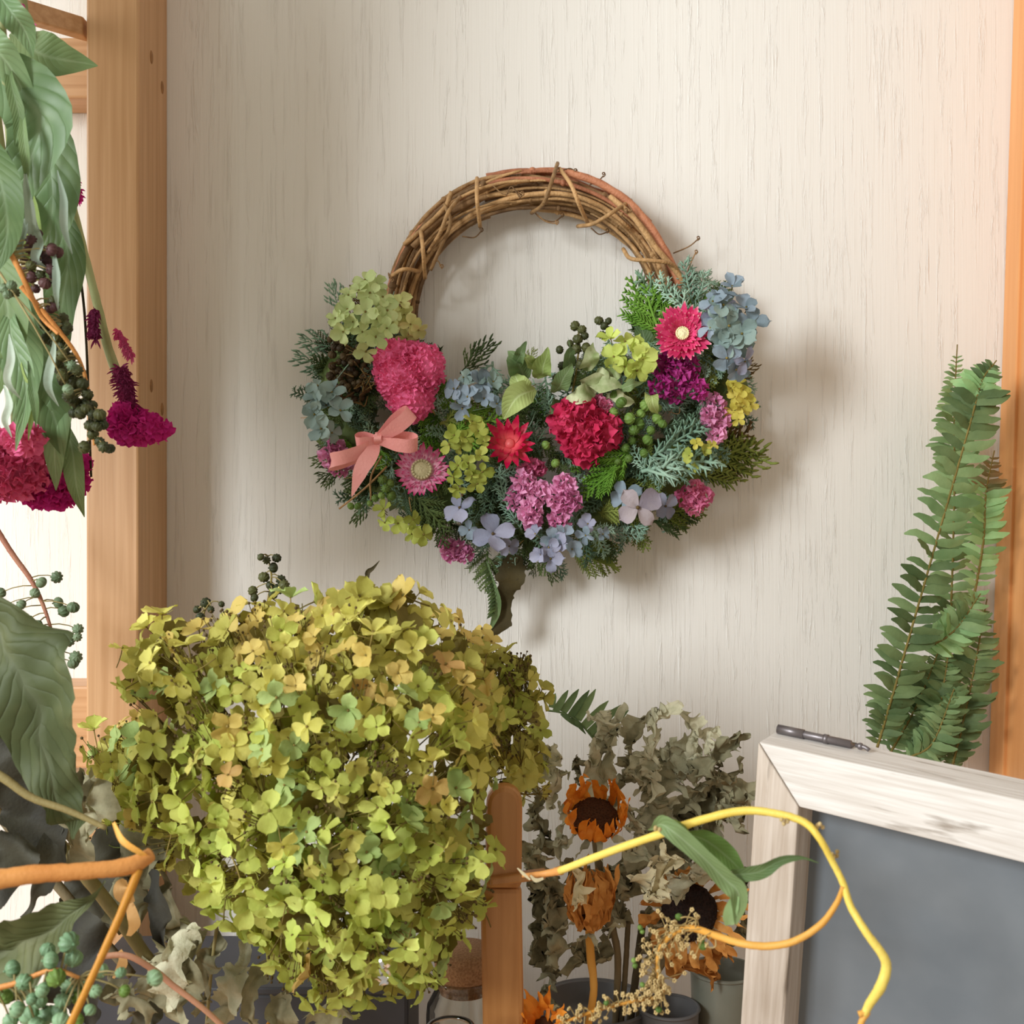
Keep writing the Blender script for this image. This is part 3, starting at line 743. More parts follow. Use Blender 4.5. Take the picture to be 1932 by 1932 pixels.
# named sprigs poking out
for (x0_, y0_, x1_, y1_, kind, m, h) in (
    (640, 690, 556, 672, 'tips', M_JUN, .03), (640, 655, 566, 640, 'tips', M_JUN, .032), (640, 700, 585, 700, 'tips', M_JUN, .03),
    (868, 705, 932, 645, 'tips', M_CED, .03), (872, 710, 900, 655, 'tips', M_CED, .03), (650, 600, 625, 535, 'tips', M_JUN, .02), (650, 640, 627, 600, 'tips', M_CED, .02),
    (660, 880, 600, 900, 'tips', M_CED, .025), (650, 860, 590, 870, 'tips', M_CED, .024), (640, 880, 612, 918, 'tips', M_CED, .024), (700, 930, 668, 985, 'tips', M_CED, .03), (640, 830, 600, 845, 'tips', M_CED, .024),
    (1290, 870, 1445, 858, 'cedar', M_CEDY, .03), (1290, 890, 1430, 835, 'cedar', M_CEDY, .034), (1300, 895, 1420, 805, 'cedar', M_BROWNF, .03), (1330, 880, 1450, 862, 'tips', M_CEDY, .03), (1240, 970, 1335, 962, 'cedar', M_CEDY, .03), (1230, 985, 1320, 975, 'cedar', M_CED, .03),
    (1080, 1040, 1170, 1075, 'cedar', M_CEDY, .03), (1090, 1020, 1172, 1045, 'cedar', M_CEDY, .03), (1110, 990, 1145, 1050, 'needle', M_JUNL, .05),
    (1030, 1050, 1045, 1098, 'tips', M_CED, .03), (1020, 1050, 1003, 1085, 'tips', M_CED, .03), (1190, 1000, 1215, 1030, 'tips', M_CED, .03), (1200, 990, 1198, 1018, 'tips', M_CED, .03),
    (1240, 640, 1190, 520, 'cedar', M_CEDG, .035), (1250, 640, 1215, 530, 'cedar', M_CEDG, .04), (1235, 680, 1200, 590, 'cedar', M_CED, .03), (1245, 650, 1205, 560, 'cedar', M_CEDY, .03),
    (1300, 590, 1240, 520, 'needle', M_JUNL, .045), (1290, 590, 1200, 520, 'needle', M_JUN, .04), (1310, 580, 1290, 490, 'needle', M_JUNL, .04), (1320, 585, 1330, 510, 'needle', M_JUNL, .04), (1270, 600, 1345, 575, 'needle', M_JUNL, .05), 
    (1220, 870, 1330, 800, 'needle', M_JUNL, .064), (1210, 890, 1360, 868, 'needle', M_JUNL, .066), (1230, 900, 1190, 840, 'needle', M_JUNL, .066), (1220, 850, 1250, 920, 'needle', M_JUNL, .067), (1250, 800, 1320, 830, 'needle', M_JUN, .06), (1270, 840, 1340, 760, 'needle', M_JUN, .06), (1210, 880, 1300, 905, 'needle', M_JUNL, .062),
    (1190, 850, 1100, 925, 'cedar', M_CEDG, .062), (1170, 880, 1095, 940, 'cedar', M_CEDG, .063), (1150, 880, 1140, 930, 'cedar', M_CEDG, .06),
    (960, 960, 940, 880, 'needle', M_JUNL, .060), (985, 1000, 945, 930, 'needle', M_JUNL, .058), (930, 900, 990, 885, 'needle', M_JUNL, .062), (1100, 1000, 1160, 1000, 'needle', M_JUNL, .055), (1080, 970, 1105, 1030, 'needle', M_JUNL, .055),
    (850, 820, 960, 780, 'cedar', M_CEDG, .055), (830, 800, 940, 770, 'cedar', M_CEDY, .052), (780, 930, 850, 1010, 'cedar', M_CED, .056), (810, 950, 840, 1035, 'cedar', M_CED, .053), (760, 920, 830, 970, 'cedar', M_JUN, .055), (700, 800, 670, 760, 'needle', M_JUN, .055), (740, 870, 730, 940, 'needle', M_JUNL, .05), (720, 850, 690, 800, 'needle', M_JUN, .055),
    (990, 690, 1010, 660, 'tips', M_CEDY, .03), (1080, 730, 1100, 690, 'cedar', M_CED, .05), (1140, 700, 1165, 650, 'needle', M_JUN, .045), (1370, 720, 1425, 685, 'tips', M_BROWNF, .04), (1050, 800, 1030, 740, 'needle', M_JUNL, .055), (1020, 860, 1000, 780, 'needle', M_JUN, .055),
    (920, 1040, 915, 1120, 'cedar', M_CED, .03), (950, 1040, 940, 1090, 'cedar', M_CED, .032), (975, 1030, 990, 1075, 'cedar', M_CED, .03)):
    sprig(wr, W(x0_, y0_, h), W(x1_, y1_, h-.004), kind, m, RW)

# hydrangea florets on the wreath
def cluster(poly, n, size, mats, lab, hoff=.012, md=18, seed=1):
    R = random.Random(seed); cx = sum(p[0] for p in poly)/len(poly); cy = sum(p[1] for p in poly)/len(poly)
    rr = max(abs(p[0]-cx)+abs(p[1]-cy) for p in poly)
    for (x, y) in sample(poly, n, md, R):
        q = max(0, 1-((x-cx)**2+(y-cy)**2)/(rr*rr))
        h = min(.03+wh(cx, cy)*.6, .07)+hoff*math.sqrt(q)+R.uniform(-.003, .003)
        nr = Vector(((x-cx)/rr*1.3+R.uniform(-.5, .5), -1, -(y-cy)/rr*1.3+R.uniform(-.4, .6)))
        floret(wr, W(x, y, h), nr, S(size*R.uniform(.8, 1.12), h), [(m, WR[m]) for m in mats], R, name='hydrangea_floret', label=lab, eye=EYEB)
cluster([(640, 560), (670, 525), (720, 525), (750, 570), (745, 620), (720, 660), (690, 665), (650, 630), (630, 600)], 17, 27, ('paleg',), 'pale green hydrangea floret', .02, 20, 1)
cluster([(745, 560), (765, 575), (800, 610), (795, 645), (765, 640), (735, 610)], 8, 24, ('yelg',), 'yellowish green hydrangea floret', .01, 16, 2)
cluster([(575, 730), (620, 725), (650, 790), (655, 830), (610, 830), (580, 780)], 8, 29, ('teal',), 'grey teal hydrangea floret', .012, 20, 3)
cluster([(850, 740), (880, 705), (940, 710), (955, 750), (930, 775), (860, 775)], 9, 26, ('blue', 'teal'), 'crumpled grey blue hydrangea floret', .012, 17, 4)
cluster([(850, 800), (900, 790), (920, 830), (910, 920), (860, 935), (840, 900), (845, 850)], 15, 23, ('olv',), 'olive green hydrangea floret', .016, 18, 5)
cluster([(1150, 630), (1190, 620), (1215, 660), (1210, 710), (1165, 715), (1145, 670)], 7, 32, ('lime',), 'bright lime hydrangea floret', .014, 22, 6)
cluster([(1335, 555), (1375, 530), (1415, 590), (1420, 660), (1395, 705), (1355, 690), (1340, 620)], 17, 31, ('blue', 'lilac', 'teal'), 'dusty blue hydrangea floret', .022, 19, 7)
cluster([(1375, 710), (1410, 715), (1420, 770), (1405, 800), (1375, 790)], 9, 20, ('yel',), 'yellow hydrangea floret', .006, 14, 8)
cluster([(1300, 830), (1360, 840), (1340, 880), (1300, 890)], 5, 16, ('olv', 'yel'), 'small yellow green floret', .006, 20, 9)
cluster([(1010, 1000), (1070, 1010), (1090, 1040), (1050, 1060), (1010, 1045)], 8, 26, ('lilac', 'blue'), 'grey lilac hydrangea floret', .012, 16, 10)
cluster([(710, 960), (750, 960), (790, 980), (800, 1010), (770, 1010), (725, 985)], 6, 25, ('lime', 'olv'), 'lime hydrangea floret', .008, 20, 11)
cluster([(1100, 985), (1150, 985), (1150, 1010), (1100, 1020)], 3, 24, ('lilac', 'blue'), 'shaded blue floret', .0, 20, 14)
for (x, y, s, nr, m, lab, h) in ((868, 958, 37, (-.5, -1, .3), 'lilac', 'grey blue floret with wide sepals', .070), (885, 1000, 20, (0, -1, 0), 'blue', None, .06), (930, 1008, 42, (.1, -1, .5), 'lilac', 'grey blue floret with broad top sepal', .068),
    (1203, 958, 50, (.1, -1, .1), 'mauve', 'large mauve grey floret at lower right', .072), (1180, 935, 34, (-.5, -1, .2), 'blue', None, .062), (1255, 955, 30, (.6, -1, 0), 'lilac', None, .055), (1355, 590, 40, (-.2, -1, .3), 'lilac', 'veined lilac floret', .072), (1390, 700, 26, (.6, -1, -.2), 'teal', None, .05), (960, 1030, 24, (.3, -1, -.5), 'lilac', None, .06)):
    floret(wr, W(x, y, h), nr, S(s, h), [(m, WR[m])], RW, tilt=.15, name='hydrangea_floret', label=lab, eye=EYEX)

# frilled blooms
def frill_bloom(mb, c, rx, ry, rz, n, size, R, hemi=True):
    """many fan shaped wavy petals on an ellipsoid"""
    k = 0
    while k < n:
        i = k+.5; ph = i*2.39996; zz = 1-i/n*(1.05 if hemi else 2)
        rr = math.sqrt(max(0, 1-zz*zz)); d = Vector((rr*math.cos(ph), -zz, rr*math.sin(ph)))
        k += 1
        lump = 1+.12*nz(d*2.7+c*40)
        p = c+Vector((d.x*rx, d.y*ry, d.z*rz))*lump*.86
        nr = (Vector((d.x/rx, d.y/ry, d.z/rz))).normalized()
        side = nr.orthogonal().normalized(); side = Matrix.Rotation(R.uniform(0, 6.28), 3, nr) @ side
        out = (nr+Vector((R.uniform(-.3, .3), R.uniform(-.3, .3), R.uniform(-.3, .3)))).normalized()
        s = size*R.uniform(.7, 1.25); nn = side.cross(out); v = []; f = []; ph2 = R.uniform(0, 6)
        for a in range(7):
            al = (a/6*2-1)*1.15
            for b_ in range(3):
                r_ = b_/2; rad = s*(.15+.85*r_)*(1+.12*math.sin(a*2.6+ph2)*r_)
                wv = s*.30*math.sin(al*4.2+ph2)*r_+s*.10*math.sin(al*11+ph2)*r_*r_
                v.append(p+out*(rad*math.cos(al)-s*.3)+side*(rad*math.sin(al)*.8)+nn*wv)
        for a in range(6):
            for b_ in range(2): q = a*3+b_; f.append((q, q+3, q+4, q+1))
        mb.add(v, f)
def cockscomb(parent, x, y, h, lobes, m, size, n, seed, label, name='cockscomb_bloom', depth=.022):
    R = random.Random(seed); mb = MB()
    for (dx, dy, rx, ry, nn) in lobes:
        c = W(x+dx, y+dy, h); mb.ball(c, (S(rx, h)*.84, depth*.80, S(ry, h)*.84), nu=14, nv=10)
        frill_bloom(mb, c, S(rx, h), depth, S(ry, h), nn, size, R)
    return mb.build(name, m, parent, label, kind='stuff')
cockscomb(wr, 768, 715, .058, [(0, -8, 66, 66, 260), (-22, -38, 42, 36, 90), (30, -20, 44, 50, 110), (8, 40, 46, 42, 110)], M_PINKC, .0034, 0, 21, 'large rose pink cockscomb bloom')
cockscomb(wr, 1105, 815, .058, [(0, 0, 56, 52, 90), (-32, -18, 34, 38, 36), (30, 0, 36, 42, 42), (0, 28, 38, 34, 36), (-10, -40, 30, 24, 24)], M_REDC, .0056, 0, 22, 'crimson pink cockscomb bloom')
# statice clusters (papery pleated florets)
def statice(pts, m, lab, size, seed, h=.062):
    R = random.Random(seed)
    for (x, y, r) in pts:
        mb = MB(); c = W(x, y, h+R.uniform(-.003, .003)); mb.ball(c, S(r, h)*.45, nu=8, nv=6)
        frill_bloom(mb, c, S(r, h), S(r, h)*.8, S(r, h), int(12+r*.6), size, R)
        mb.build('statice_floret', m, wr, lab)
statice([(1250, 690, 20), (1278, 705, 22), (1245, 730, 20), (1275, 742, 17), (1300, 690, 16), (1316, 733, 16), (1268, 672, 16), (1300, 712, 14)], M_STATM, 'deep magenta statice floret', .0042, 31, .058)
statice([(1345, 765, 18), (1355, 790, 20), (1350, 815, 16), (1338, 785, 14)], M_STATP, 'pale pink statice floret at right', .0046, 32, .056)
statice([(990, 910, 20), (980, 940, 22), (1000, 965, 20), (1015, 930, 18), (1005, 985, 12)], M_STATP, 'pink statice floret at bottom centre', .0048, 33, .064)
statice([(1065, 915, 18), (1055, 940, 22), (1075, 945, 18), (1055, 980, 18)], M_STATP, 'pink statice floret at bottom centre', .0046, 34, .064)
statice([(1003, 880, 13), (1018, 885, 10), (990, 890, 10)], M_STATR, 'rosy statice floret under the coral strawflower', .0040, 35, .062)
statice([(1295, 938, 18), (1325, 938, 17), (1310, 955, 14), (1310, 922, 13)], M_STATR, 'rosy pink statice floret at lower right edge', .0042, 36, .045)
statice([(622, 862, 17), (640, 880, 15), (632, 845, 14), (655, 868, 16)], M_STATP, 'pink statice floret behind the ribbon', .0044, 37, .045)
statice([(840, 1025, 13), (862, 1038, 17), (875, 1045, 13), (850, 1045, 12)], M_STATP, 'pink statice floret at lower left edge', .0042, 38, .04)
statice([(1122, 760, 12), (1142, 765, 11)], M_STATR, None, .0044, 39, .062)
# strawflowers
def strawflower(parent, x, y, h, r, m, mc, rc, axis, label, rows, seed, flat=.5):
    R = random.Random(seed); c = W(x, y, h); Fm = frame(axis); zc = (Fm @ Vector((0, 0, 1, 0))).to_3d()
    d = MB(); rr = S(r, h); rcw = S(rc, h)
    if rc: d.ball((0, 0, 0), (rcw, rcw, rcw*.55), nu=20, nv=8, nsd=.06, nsc=9)
    else: d.ball((0, 0, 0), (rr*.2, rr*.2, rr*.15), nu=8, nv=5)
    if rc:   # ring dimple
        for k in range(20):
            a = k*PI/10; d.ball((math.cos(a)*rcw*.86, math.sin(a)*rcw*.86, rcw*.34), rcw*.17, nu=6, nv=4)
    fl = inst('strawflower_head', d.data('strawflower_head', mc if rc else m), parent, Matrix.Translation(c+zc*rr*.2) @ Fm, label)
    pm = []
    for k in range(3):
        b = MB(); b.strip([(0, 0, 0), (.5, 0, .06), (1, 0, .16+.1*k)], [.24, .36, .30, .04], up=Vector((0, 0, 1)), cup=-.25, nv=2, nu=5, ruffle=.05, seed=k)
        pm.append(b.data('ray_petal', m))
    for row in range(rows):
        n = 34 if rows > 2 else 15
        f = 1-row*.2
        for k in range(n):
            a = (k+.5*(row % 2))*2*PI/n+R.uniform(-.08, .08); el = flat*(.15+.5*row)+R.uniform(-.1, .1)
            st = rcw*.7 if rc else rr*.05
            M = Matrix.Translation(c+zc*rr*.1) @ Fm @ Matrix.Rotation(a, 4, 'Z') @ Matrix.Translation((st, 0, 0)) @ Matrix.Rotation(-el, 4, 'Y') @ Matrix.Scale((rr*f-st)*R.uniform(.9, 1.08), 4)
            inst('ray_petal', R.choice(pm), fl, M)
strawflower(wr, 1287, 632, .066, 56, M_STRAWH, M_CREAM, 13, (-.1, -1, .1), 'hot pink strawflower with cream centre', 4, 41, .42)
strawflower(wr, 795, 890, .066, 52, M_STRAWP, M_CREAMG, 20, (.1, -1, .25), 'pink and white strawflower with wide beige centre', 3, 42, .35)
strawflower(wr, 962, 840, .064, 54, M_STRAWR, M_CREAM, 0, (0, -1, .2), 'pointed coral red strawflower', 2, 43, 0.9)

# leaves on the wreath
def leaf(parent, pts, wpx, m, name='leaf', label=None, **k):
    b = MB(); h = pts[0][2]; wd = [S(q, h) for q in (wpx if isinstance(wpx, (list, tuple)) else (wpx*.15, wpx*.8, wpx, wpx*.85, wpx*.45, 0.5))]
    cat = k.pop('cat', None); group = k.pop('group', None)
    b.strip([W(*p) for p in pts], wd, **k); return b.build(name, m, parent, label, cat=cat, group=group)
leaf(wr, [(1000, 745, .06), (980, 725, .068), (968, 700, .06)], 40, M_LEAFL, label='light green dried leaf', fold=.2, ruffle=.08, seed=1)
leaf(wr, [(1010, 735, .06), (975, 750, .072), (950, 790, .066)], [8, 44, 52, 34, 4], M_LEAFL, label='light green folded leaf', fold=.35, ruffle=.06, seed=2)
for i, (x, y, a, l, w_) in enumerate(((990, 720, -2.0, 60, 34), (1015, 720, -1.3, 58, 30), (1045, 745, -1.1, 60, 26), (1090, 735, -.4, 64, 34), (1110, 715, .2, 56, 30), (1100, 700, -1.2, 50, 26), (1135, 715, -.6, 50, 26),
    (1020, 700, -2.3, 50, 22), (975, 690, -1.2, 40, 20), (1150, 740, .4, 44, 22), (1070, 700, -1.5, 54, 20), (1220, 740, 1.2, 40, 20), (1060, 760, 2.6, 40, 24), (1125, 735, 2.8, 54, 30), (1170, 730, -.2, 44, 18))):
    h = .062+.005*(i % 3); l *= 1.15; w_ *= 1.25
    leaf(wr, [(x, y, h-.008), (x+math.cos(a)*l*.5, y+math.sin(a)*l*.5, h+.006), (x+math.cos(a)*l, y+math.sin(a)*l, h)], w_, M_LEAFV if i in (3, 4, 5, 6, 9, 13) else M_LEAFL if i % 2 else M_LEAFG, fold=.3, ruffle=.22, rfreq=2, crumple=.004, seed=i, twist=RW.uniform(-1.5, 1.5))
leaf(wr, [(1225, 680, .03), (1215, 640, .036), (1205, 590, .03)], 40, M_LEAFG, label='flat green leaf behind the lime florets', fold=.15, seed=5)
leaf(wr, [(1110, 1010, .03), (1130, 1045, .032), (1170, 1078, .03)], [6, 20, 22, 12, 2], M_CEDY, fold=.2, crumple=.001)
# berries on the wreath
def berries(parent, lst, key, h, seed, stem=None, hs=.006):
    R = random.Random(seed)
    for (x, y, r) in lst: berry(parent, W(x, y, h+R.uniform(0, hs)), S(r, h), key, R)
def stemline(parent, pts, r, m, name='stem', label=None, n=None, sides=7):
    b = MB(); b.tube([W(*p) for p in pts], r, sides, n=n or len(pts)*6, wob=.12); return b.build(name, m, parent, label)
stemline(wr, [(1080, 740, .05), (1090, 680, .05), (1092, 610, .05)], .0006, M_STEM)
berries(wr, [(1085, 615, 11), (1098, 622, 10), (1090, 640, 11), (1103, 634, 9), (1088, 658, 12), (1106, 656, 11), (1056, 660, 9), (1076, 648, 8), (1095, 688, 11), (1080, 680, 9), (1130, 605, 10), (1140, 615, 9), (1150, 622, 8), (1136, 632, 9), (1148, 606, 8), (1060, 690, 9), (1070, 700, 10), (1050, 712, 9), (1068, 720, 9)], 'd', .05, 1)
berries(wr, [(1172, 760, 13), (1218, 765, 13), (1158, 778, 11), (1188, 790, 13), (1205, 800, 14), (1196, 812, 12), (1160, 745, 11), (1240, 790, 12), (1250, 800, 10), (1192, 832, 10), (1222, 830, 12), (1215, 855, 10), (1240, 770, 10), (1210, 780, 10), (1228, 812, 10), (1180, 845, 10), (1048, 874, 10), (1030, 840, 10), (1222, 862, 9), (1186, 865, 10), (1165, 870, 9)], 'g', .062, 2)
berries(wr, [(722, 905, 11), (736, 912, 10), (728, 922, 10), (708, 940, 9), (738, 935, 11), (698, 950, 7), (662, 955, 8), (675, 955, 8), (720, 935, 8)], 'g', .055, 3)
stemline(wr, [(640, 960, .05), (690, 920, .056), (730, 880, .058)], .0006, M_TWIG); stemline(wr, [(700, 945, .055), (700, 900, .06), (720, 860, .058)], .0006, M_TWIG)
lst = []
for (x, y) in sample([(620, 640), (650, 630), (690, 660), (700, 700), (690, 750), (650, 760), (618, 740), (625, 690)], 46, 9, RW): lst.append((x, y, RW.uniform(7, 10)))
berries(wr, lst, 'k', .052, 4)
for i in range(26):
    x, y = RW.uniform(622, 700), RW.uniform(650, 760)
    tendril(wr, [(x, y, .058), (x+RW.uniform(-14, 14), y+RW.uniform(-12, 12), .064), (x+RW.uniform(-20, 20), y+RW.uniform(-18, 18), .06)], .0005, M_BROWNF, 'dry_stalk')
for i in range(40):   # loose thin stalks through the arrangement
    x, y = RW.choice(sample(CRES, 1, 0, RW)); 
    tendril(wr, [(x, y, wh(x, y)-.002), (x+RW.uniform(-14, 14), y+RW.uniform(-14, 14), wh(x, y)+.004), (x+RW.uniform(-26, 26), y+RW.uniform(-26, 26), wh(x, y)+.002)], .0003, RW.choice((M_STEM, M_TWIG, M_JUNL)), 'dry_stalk')
# ribbon bow
def ribbon():
    K = W(712, 828, .083); kn = MB(); kn.ball(K, (S(9, .08), .0035, S(11, .08)), nu=12, nv=8)
    bow = kn.build('ribbon_bow', M_RIBBON, wr, 'pink grosgrain ribbon bow')
    def loop(e, s, ln, ht, wpx, tw=0):
        e = Vector(e).normalized(); s = Vector(s); s = (s-e*s.dot(e)).normalized(); g = s.cross(e)
        if g.y > 0: g = -g
        P = [K, K+e*ln*.45-g*ht*.55, K+e*ln*.85-g*ht*.62, K+e*ln*1.02, K+e*ln*.85+g*ht*.6, K+e*ln*.45+g*ht*.6, K+g*.002]
        b = MB(); b.strip(P, [S(wpx*.55, .08), S(wpx, .08), S(wpx, .08), S(wpx, .08), S(wpx, .08), S(wpx*.5, .08)], sdir=s, nv=3, nu=30)
        b.build('ribbon_loop', M_RIBBON, bow)
    loop((.72, -.15, .55), (-.5, -.45, .75), S(82, .08), .0075, 29)
    loop((1, -.1, -.12), (.1, -.5, .9), S(76, .08), .008, 28)
    loop((-1, -.1, -.15), (-.05, -.5, .9), S(40, .08), .006, 27)
    b = MB(); b.strip([K+Vector((0, .002, -.001)), W(690, 848, .086), W(650, 862, .088), W(626, 868, .084), W(630, 876, .079), W(655, 868, .077), W(690, 852, .077)], S(27, .08), sdir=(.12, -.4, .9), nv=3, nu=26); b.build('ribbon_loop', M_RIBBON, bow)
    b = MB(); b.strip([K+Vector((0, .001, 0)), W(700, 856, .088), W(682, 885, .090), W(664, 936, .086)], [S(12, .08), S(27, .08), S(32, .08), S(26, .08), S(2, .08)], nv=3, nu=18, crumple=.0004); b.build('ribbon_tail', M_RIBBON, bow)
    b = MB(); b.strip([W(715, 815, .082), W(712, 828, .089), W(714, 842, .082)], S(14, .08), sdir=(1, 0, .1), nv=3, nu=8); b.build('ribbon_knot', M_RIBBON, bow)
ribbon()

# ------------------------------------------------------------------ dry leaves hanging under the wreath
t = thing('dried_leaf', 'narrow dark brown dried leaf hanging below the wreath', 'leaf', W(930, 1200, .02))
leaf(t, [(965, 1045, .03), (962, 1090, .036), (950, 1150, .032), (930, 1212, .03)], [16, 46, 46, 34, 26, 32, 6], M_LEAFD, 'blade', None, fold=.15, ruffle=.12, rfreq=2.3, crumple=.003, seed=4, nu=44, rag=.5)
stemline(t, [(962, 1100, .034), (975, 1094, .036), (985, 1090, .036)], .0007, M_LEAFD, 'stalk')
t = thing('feathery_leaf', 'thin green feathery leaf hanging beside the dark brown leaf', 'leaf', W(930, 1185, .02))
leaf(t, [(918, 1060, .034), (932, 1110, .036), (938, 1150, .034), (924, 1190, .03)], [4, 10, 18, 16, 3], M_LEAFG, 'blade', None, fold=.4, crumple=.001, seed=2, nu=16)
for k in range(15):
    u = k/15; x = 915+20*math.sin(u*2.2); y = 1062+100*u
    b = MB(); b.strip([W(x, y, .036), W(x-9, y+7, .038), W(x-14, y+12, .036)], [S(6, .03), S(6, .03), S(1, .03)], nv=2, nu=4); b.build('leaflet', M_CED, t)

# ------------------------------------------------------------------ ferns
PIN = {}
def pinna(m, k):
    key = (m.name, k)
    if key not in PIN:
        b = MB(); b.strip([(0, 0, 0), (.35, .02, .05), (.7, .0, .03), (1, .06+.05*k, -.06*k)], [.20, .36, .34, .27, .06], up=Vector((0, 0, 1)), nv=2, nu=7, ruffle=.10, rfreq=2.5+k, seed=k, cup=.15)
        PIN[key] = b.data('leaflet', m)
    return PIN[key]
def fern(label, pts, ln, n, mats, seed, h_face=(0, -1, .1), name='fern_frond', rach=M_STEM, ang=1.25, group='green ferns at the right', side=(1, -1), wmul=1.0, grow=.5):
    R = random.Random(seed); P = resample([W(*p) for p in pts], 60)
    root = thing(name, label, 'fern', P[0], group)
    b = MB(); b.tube(P, [.0009, .0004], 5); b.build('rachis', rach, root)
    for i in range(n):
        u = .03+.95*i/n; p = P[int(u*59)]; q = P[min(59, int(u*59)+2)]; t_ = (q-P[max(0, int(u*59)-2)]).normalized()
        L = ln*1.05*min(1, (1-u)*2.6+.16)*min(1, grow+u*2)
        for sd in side:
            n_ = Vector(h_face).normalized(); s_ = t_.cross(n_).normalized()*sd
            a = ang+R.uniform(-.16, .16)
            x = (t_*math.cos(a)+s_*math.sin(a)+n_*R.uniform(-.35, .55)).normalized(); z = (n_-x*n_.dot(x)).normalized()
            z = Matrix.Rotation(R.uniform(-.7, .7), 3, x) @ z
            y = z.cross(x); l = S(L*R.uniform(.85, 1.1), .03)
            M = Matrix.Translation(p) @ Matrix((x, y, z)).transposed().to_4x4() @ Matrix.Diagonal((l, l*wmul, l, 1))
            m = mats[min(len(mats)-1, int(u*len(mats)+R.uniform(-.3, .3)) if len(mats) > 1 else 0)]
            inst('leaflet', pinna(m, R.randrange(3)), root, M)
    return root
fern('tall green fern frond, leftmost tip of the bunch at right', [(1760, 1425, .02), (1790, 1200, .024), (1800, 950, .026), (1800, 780, .026), (1806, 650, .024)], 46, 58, [M_FERND, M_FERN, M_FERN], 1)
fern('long leaning fern frond with a bare dark stem, rising to the upper right tip', [(1655, 1410, .066), (1690, 1290, .07), (1750, 1080, .072), (1830, 800, .07), (1852, 720, .066), (1880, 680, .062)], 52, 56, [M_FERND, M_FERND, M_FERND, M_FERN, M_FERND, M_FERNL, M_FERND], 2)
fern('pale green fern frond close to the orange upright', [(1835, 1140, .05), (1855, 1020, .052), (1860, 930, .05), (1876, 850, .045)], 40, 26, [M_FERNL, M_FERNL, M_FERNB], 3)
fern('bright green fern frond lying across the middle of the bunch', [(1745, 1225, .055), (1800, 1190, .06), (1850, 1120, .058)], 46, 20, [M_FERNL, M_FERN], 4, ang=1.1)
fern('dark fern frond at the foot of the bunch, left side', [(1680, 1420, .05), (1730, 1330, .05), (1770, 1230, .05)], 46, 24, [M_FERN, M_FERND], 5)
fern('dark fern frond in the middle of the foot of the bunch', [(1745, 1440, .055), (1770, 1350, .055), (1790, 1230, .05)], 48, 26, [M_FERND, M_FERN], 6)
fern('broad shaded fern frond beside the upright at the foot of the bunch', [(1795, 1450, .05), (1815, 1370, .05), (1840, 1250, .05), (1862, 1130, .045)], 46, 30, [M_FERND, M_FERND, M_FERN], 7)
fern('soft green fern frond in front of the bunch foot', [(1715, 1430, .06), (1760, 1400, .06), (1800, 1300, .06)], 40, 22, [M_FERN, M_FERN], 8)
def big_fern():
    root = thing('fern_frond', 'broad dark green fern frond above the sunflowers, against the wall', 'fern', W(1120, 1400, .07))
    rac = [(1125, 1400, .075), (1090, 1360, .075), (1060, 1345, .075), (1030, 1340, .075)]
    stemline(root, rac, .0006, M_FERND, 'rachis')
    for (x0_, y0_, x1_, y1_, w_) in ((1040, 1335, 1048, 1308, 12), (1048, 1342, 1072, 1302, 14), (1062, 1344, 1092, 1300, 15), (1076, 1352, 1112, 1302, 15), (1090, 1358, 1124, 1300, 16), (1100, 1372, 1148, 1322, 17), (1112, 1384, 1172, 1330, 18), (1120, 1396, 1186, 1340, 18)):
        leaf(root, [(x0_, y0_, .075), ((x0_+x1_)/2, (y0_+y1_)/2, .077), (x1_, y1_, .076)], [w_*.9, w_, w_*.9, w_*.7, 1.5], M_FERND, 'leaflet', fold=.12)
    for (x0_, y0_, x1_, y1_, w_) in ((1060, 1345, 1090, 1372, 10), (1080, 1352, 1105, 1385, 10)):
        leaf(root, [(x0_, y0_, .075), ((x0_+x1_)/2, (y0_+y1_)/2, .076), (x1_, y1_, .075)], [w_*.9, w_, w_*.7, 1.5], M_FERND, 'leaflet', fold=.12)
big_fern()

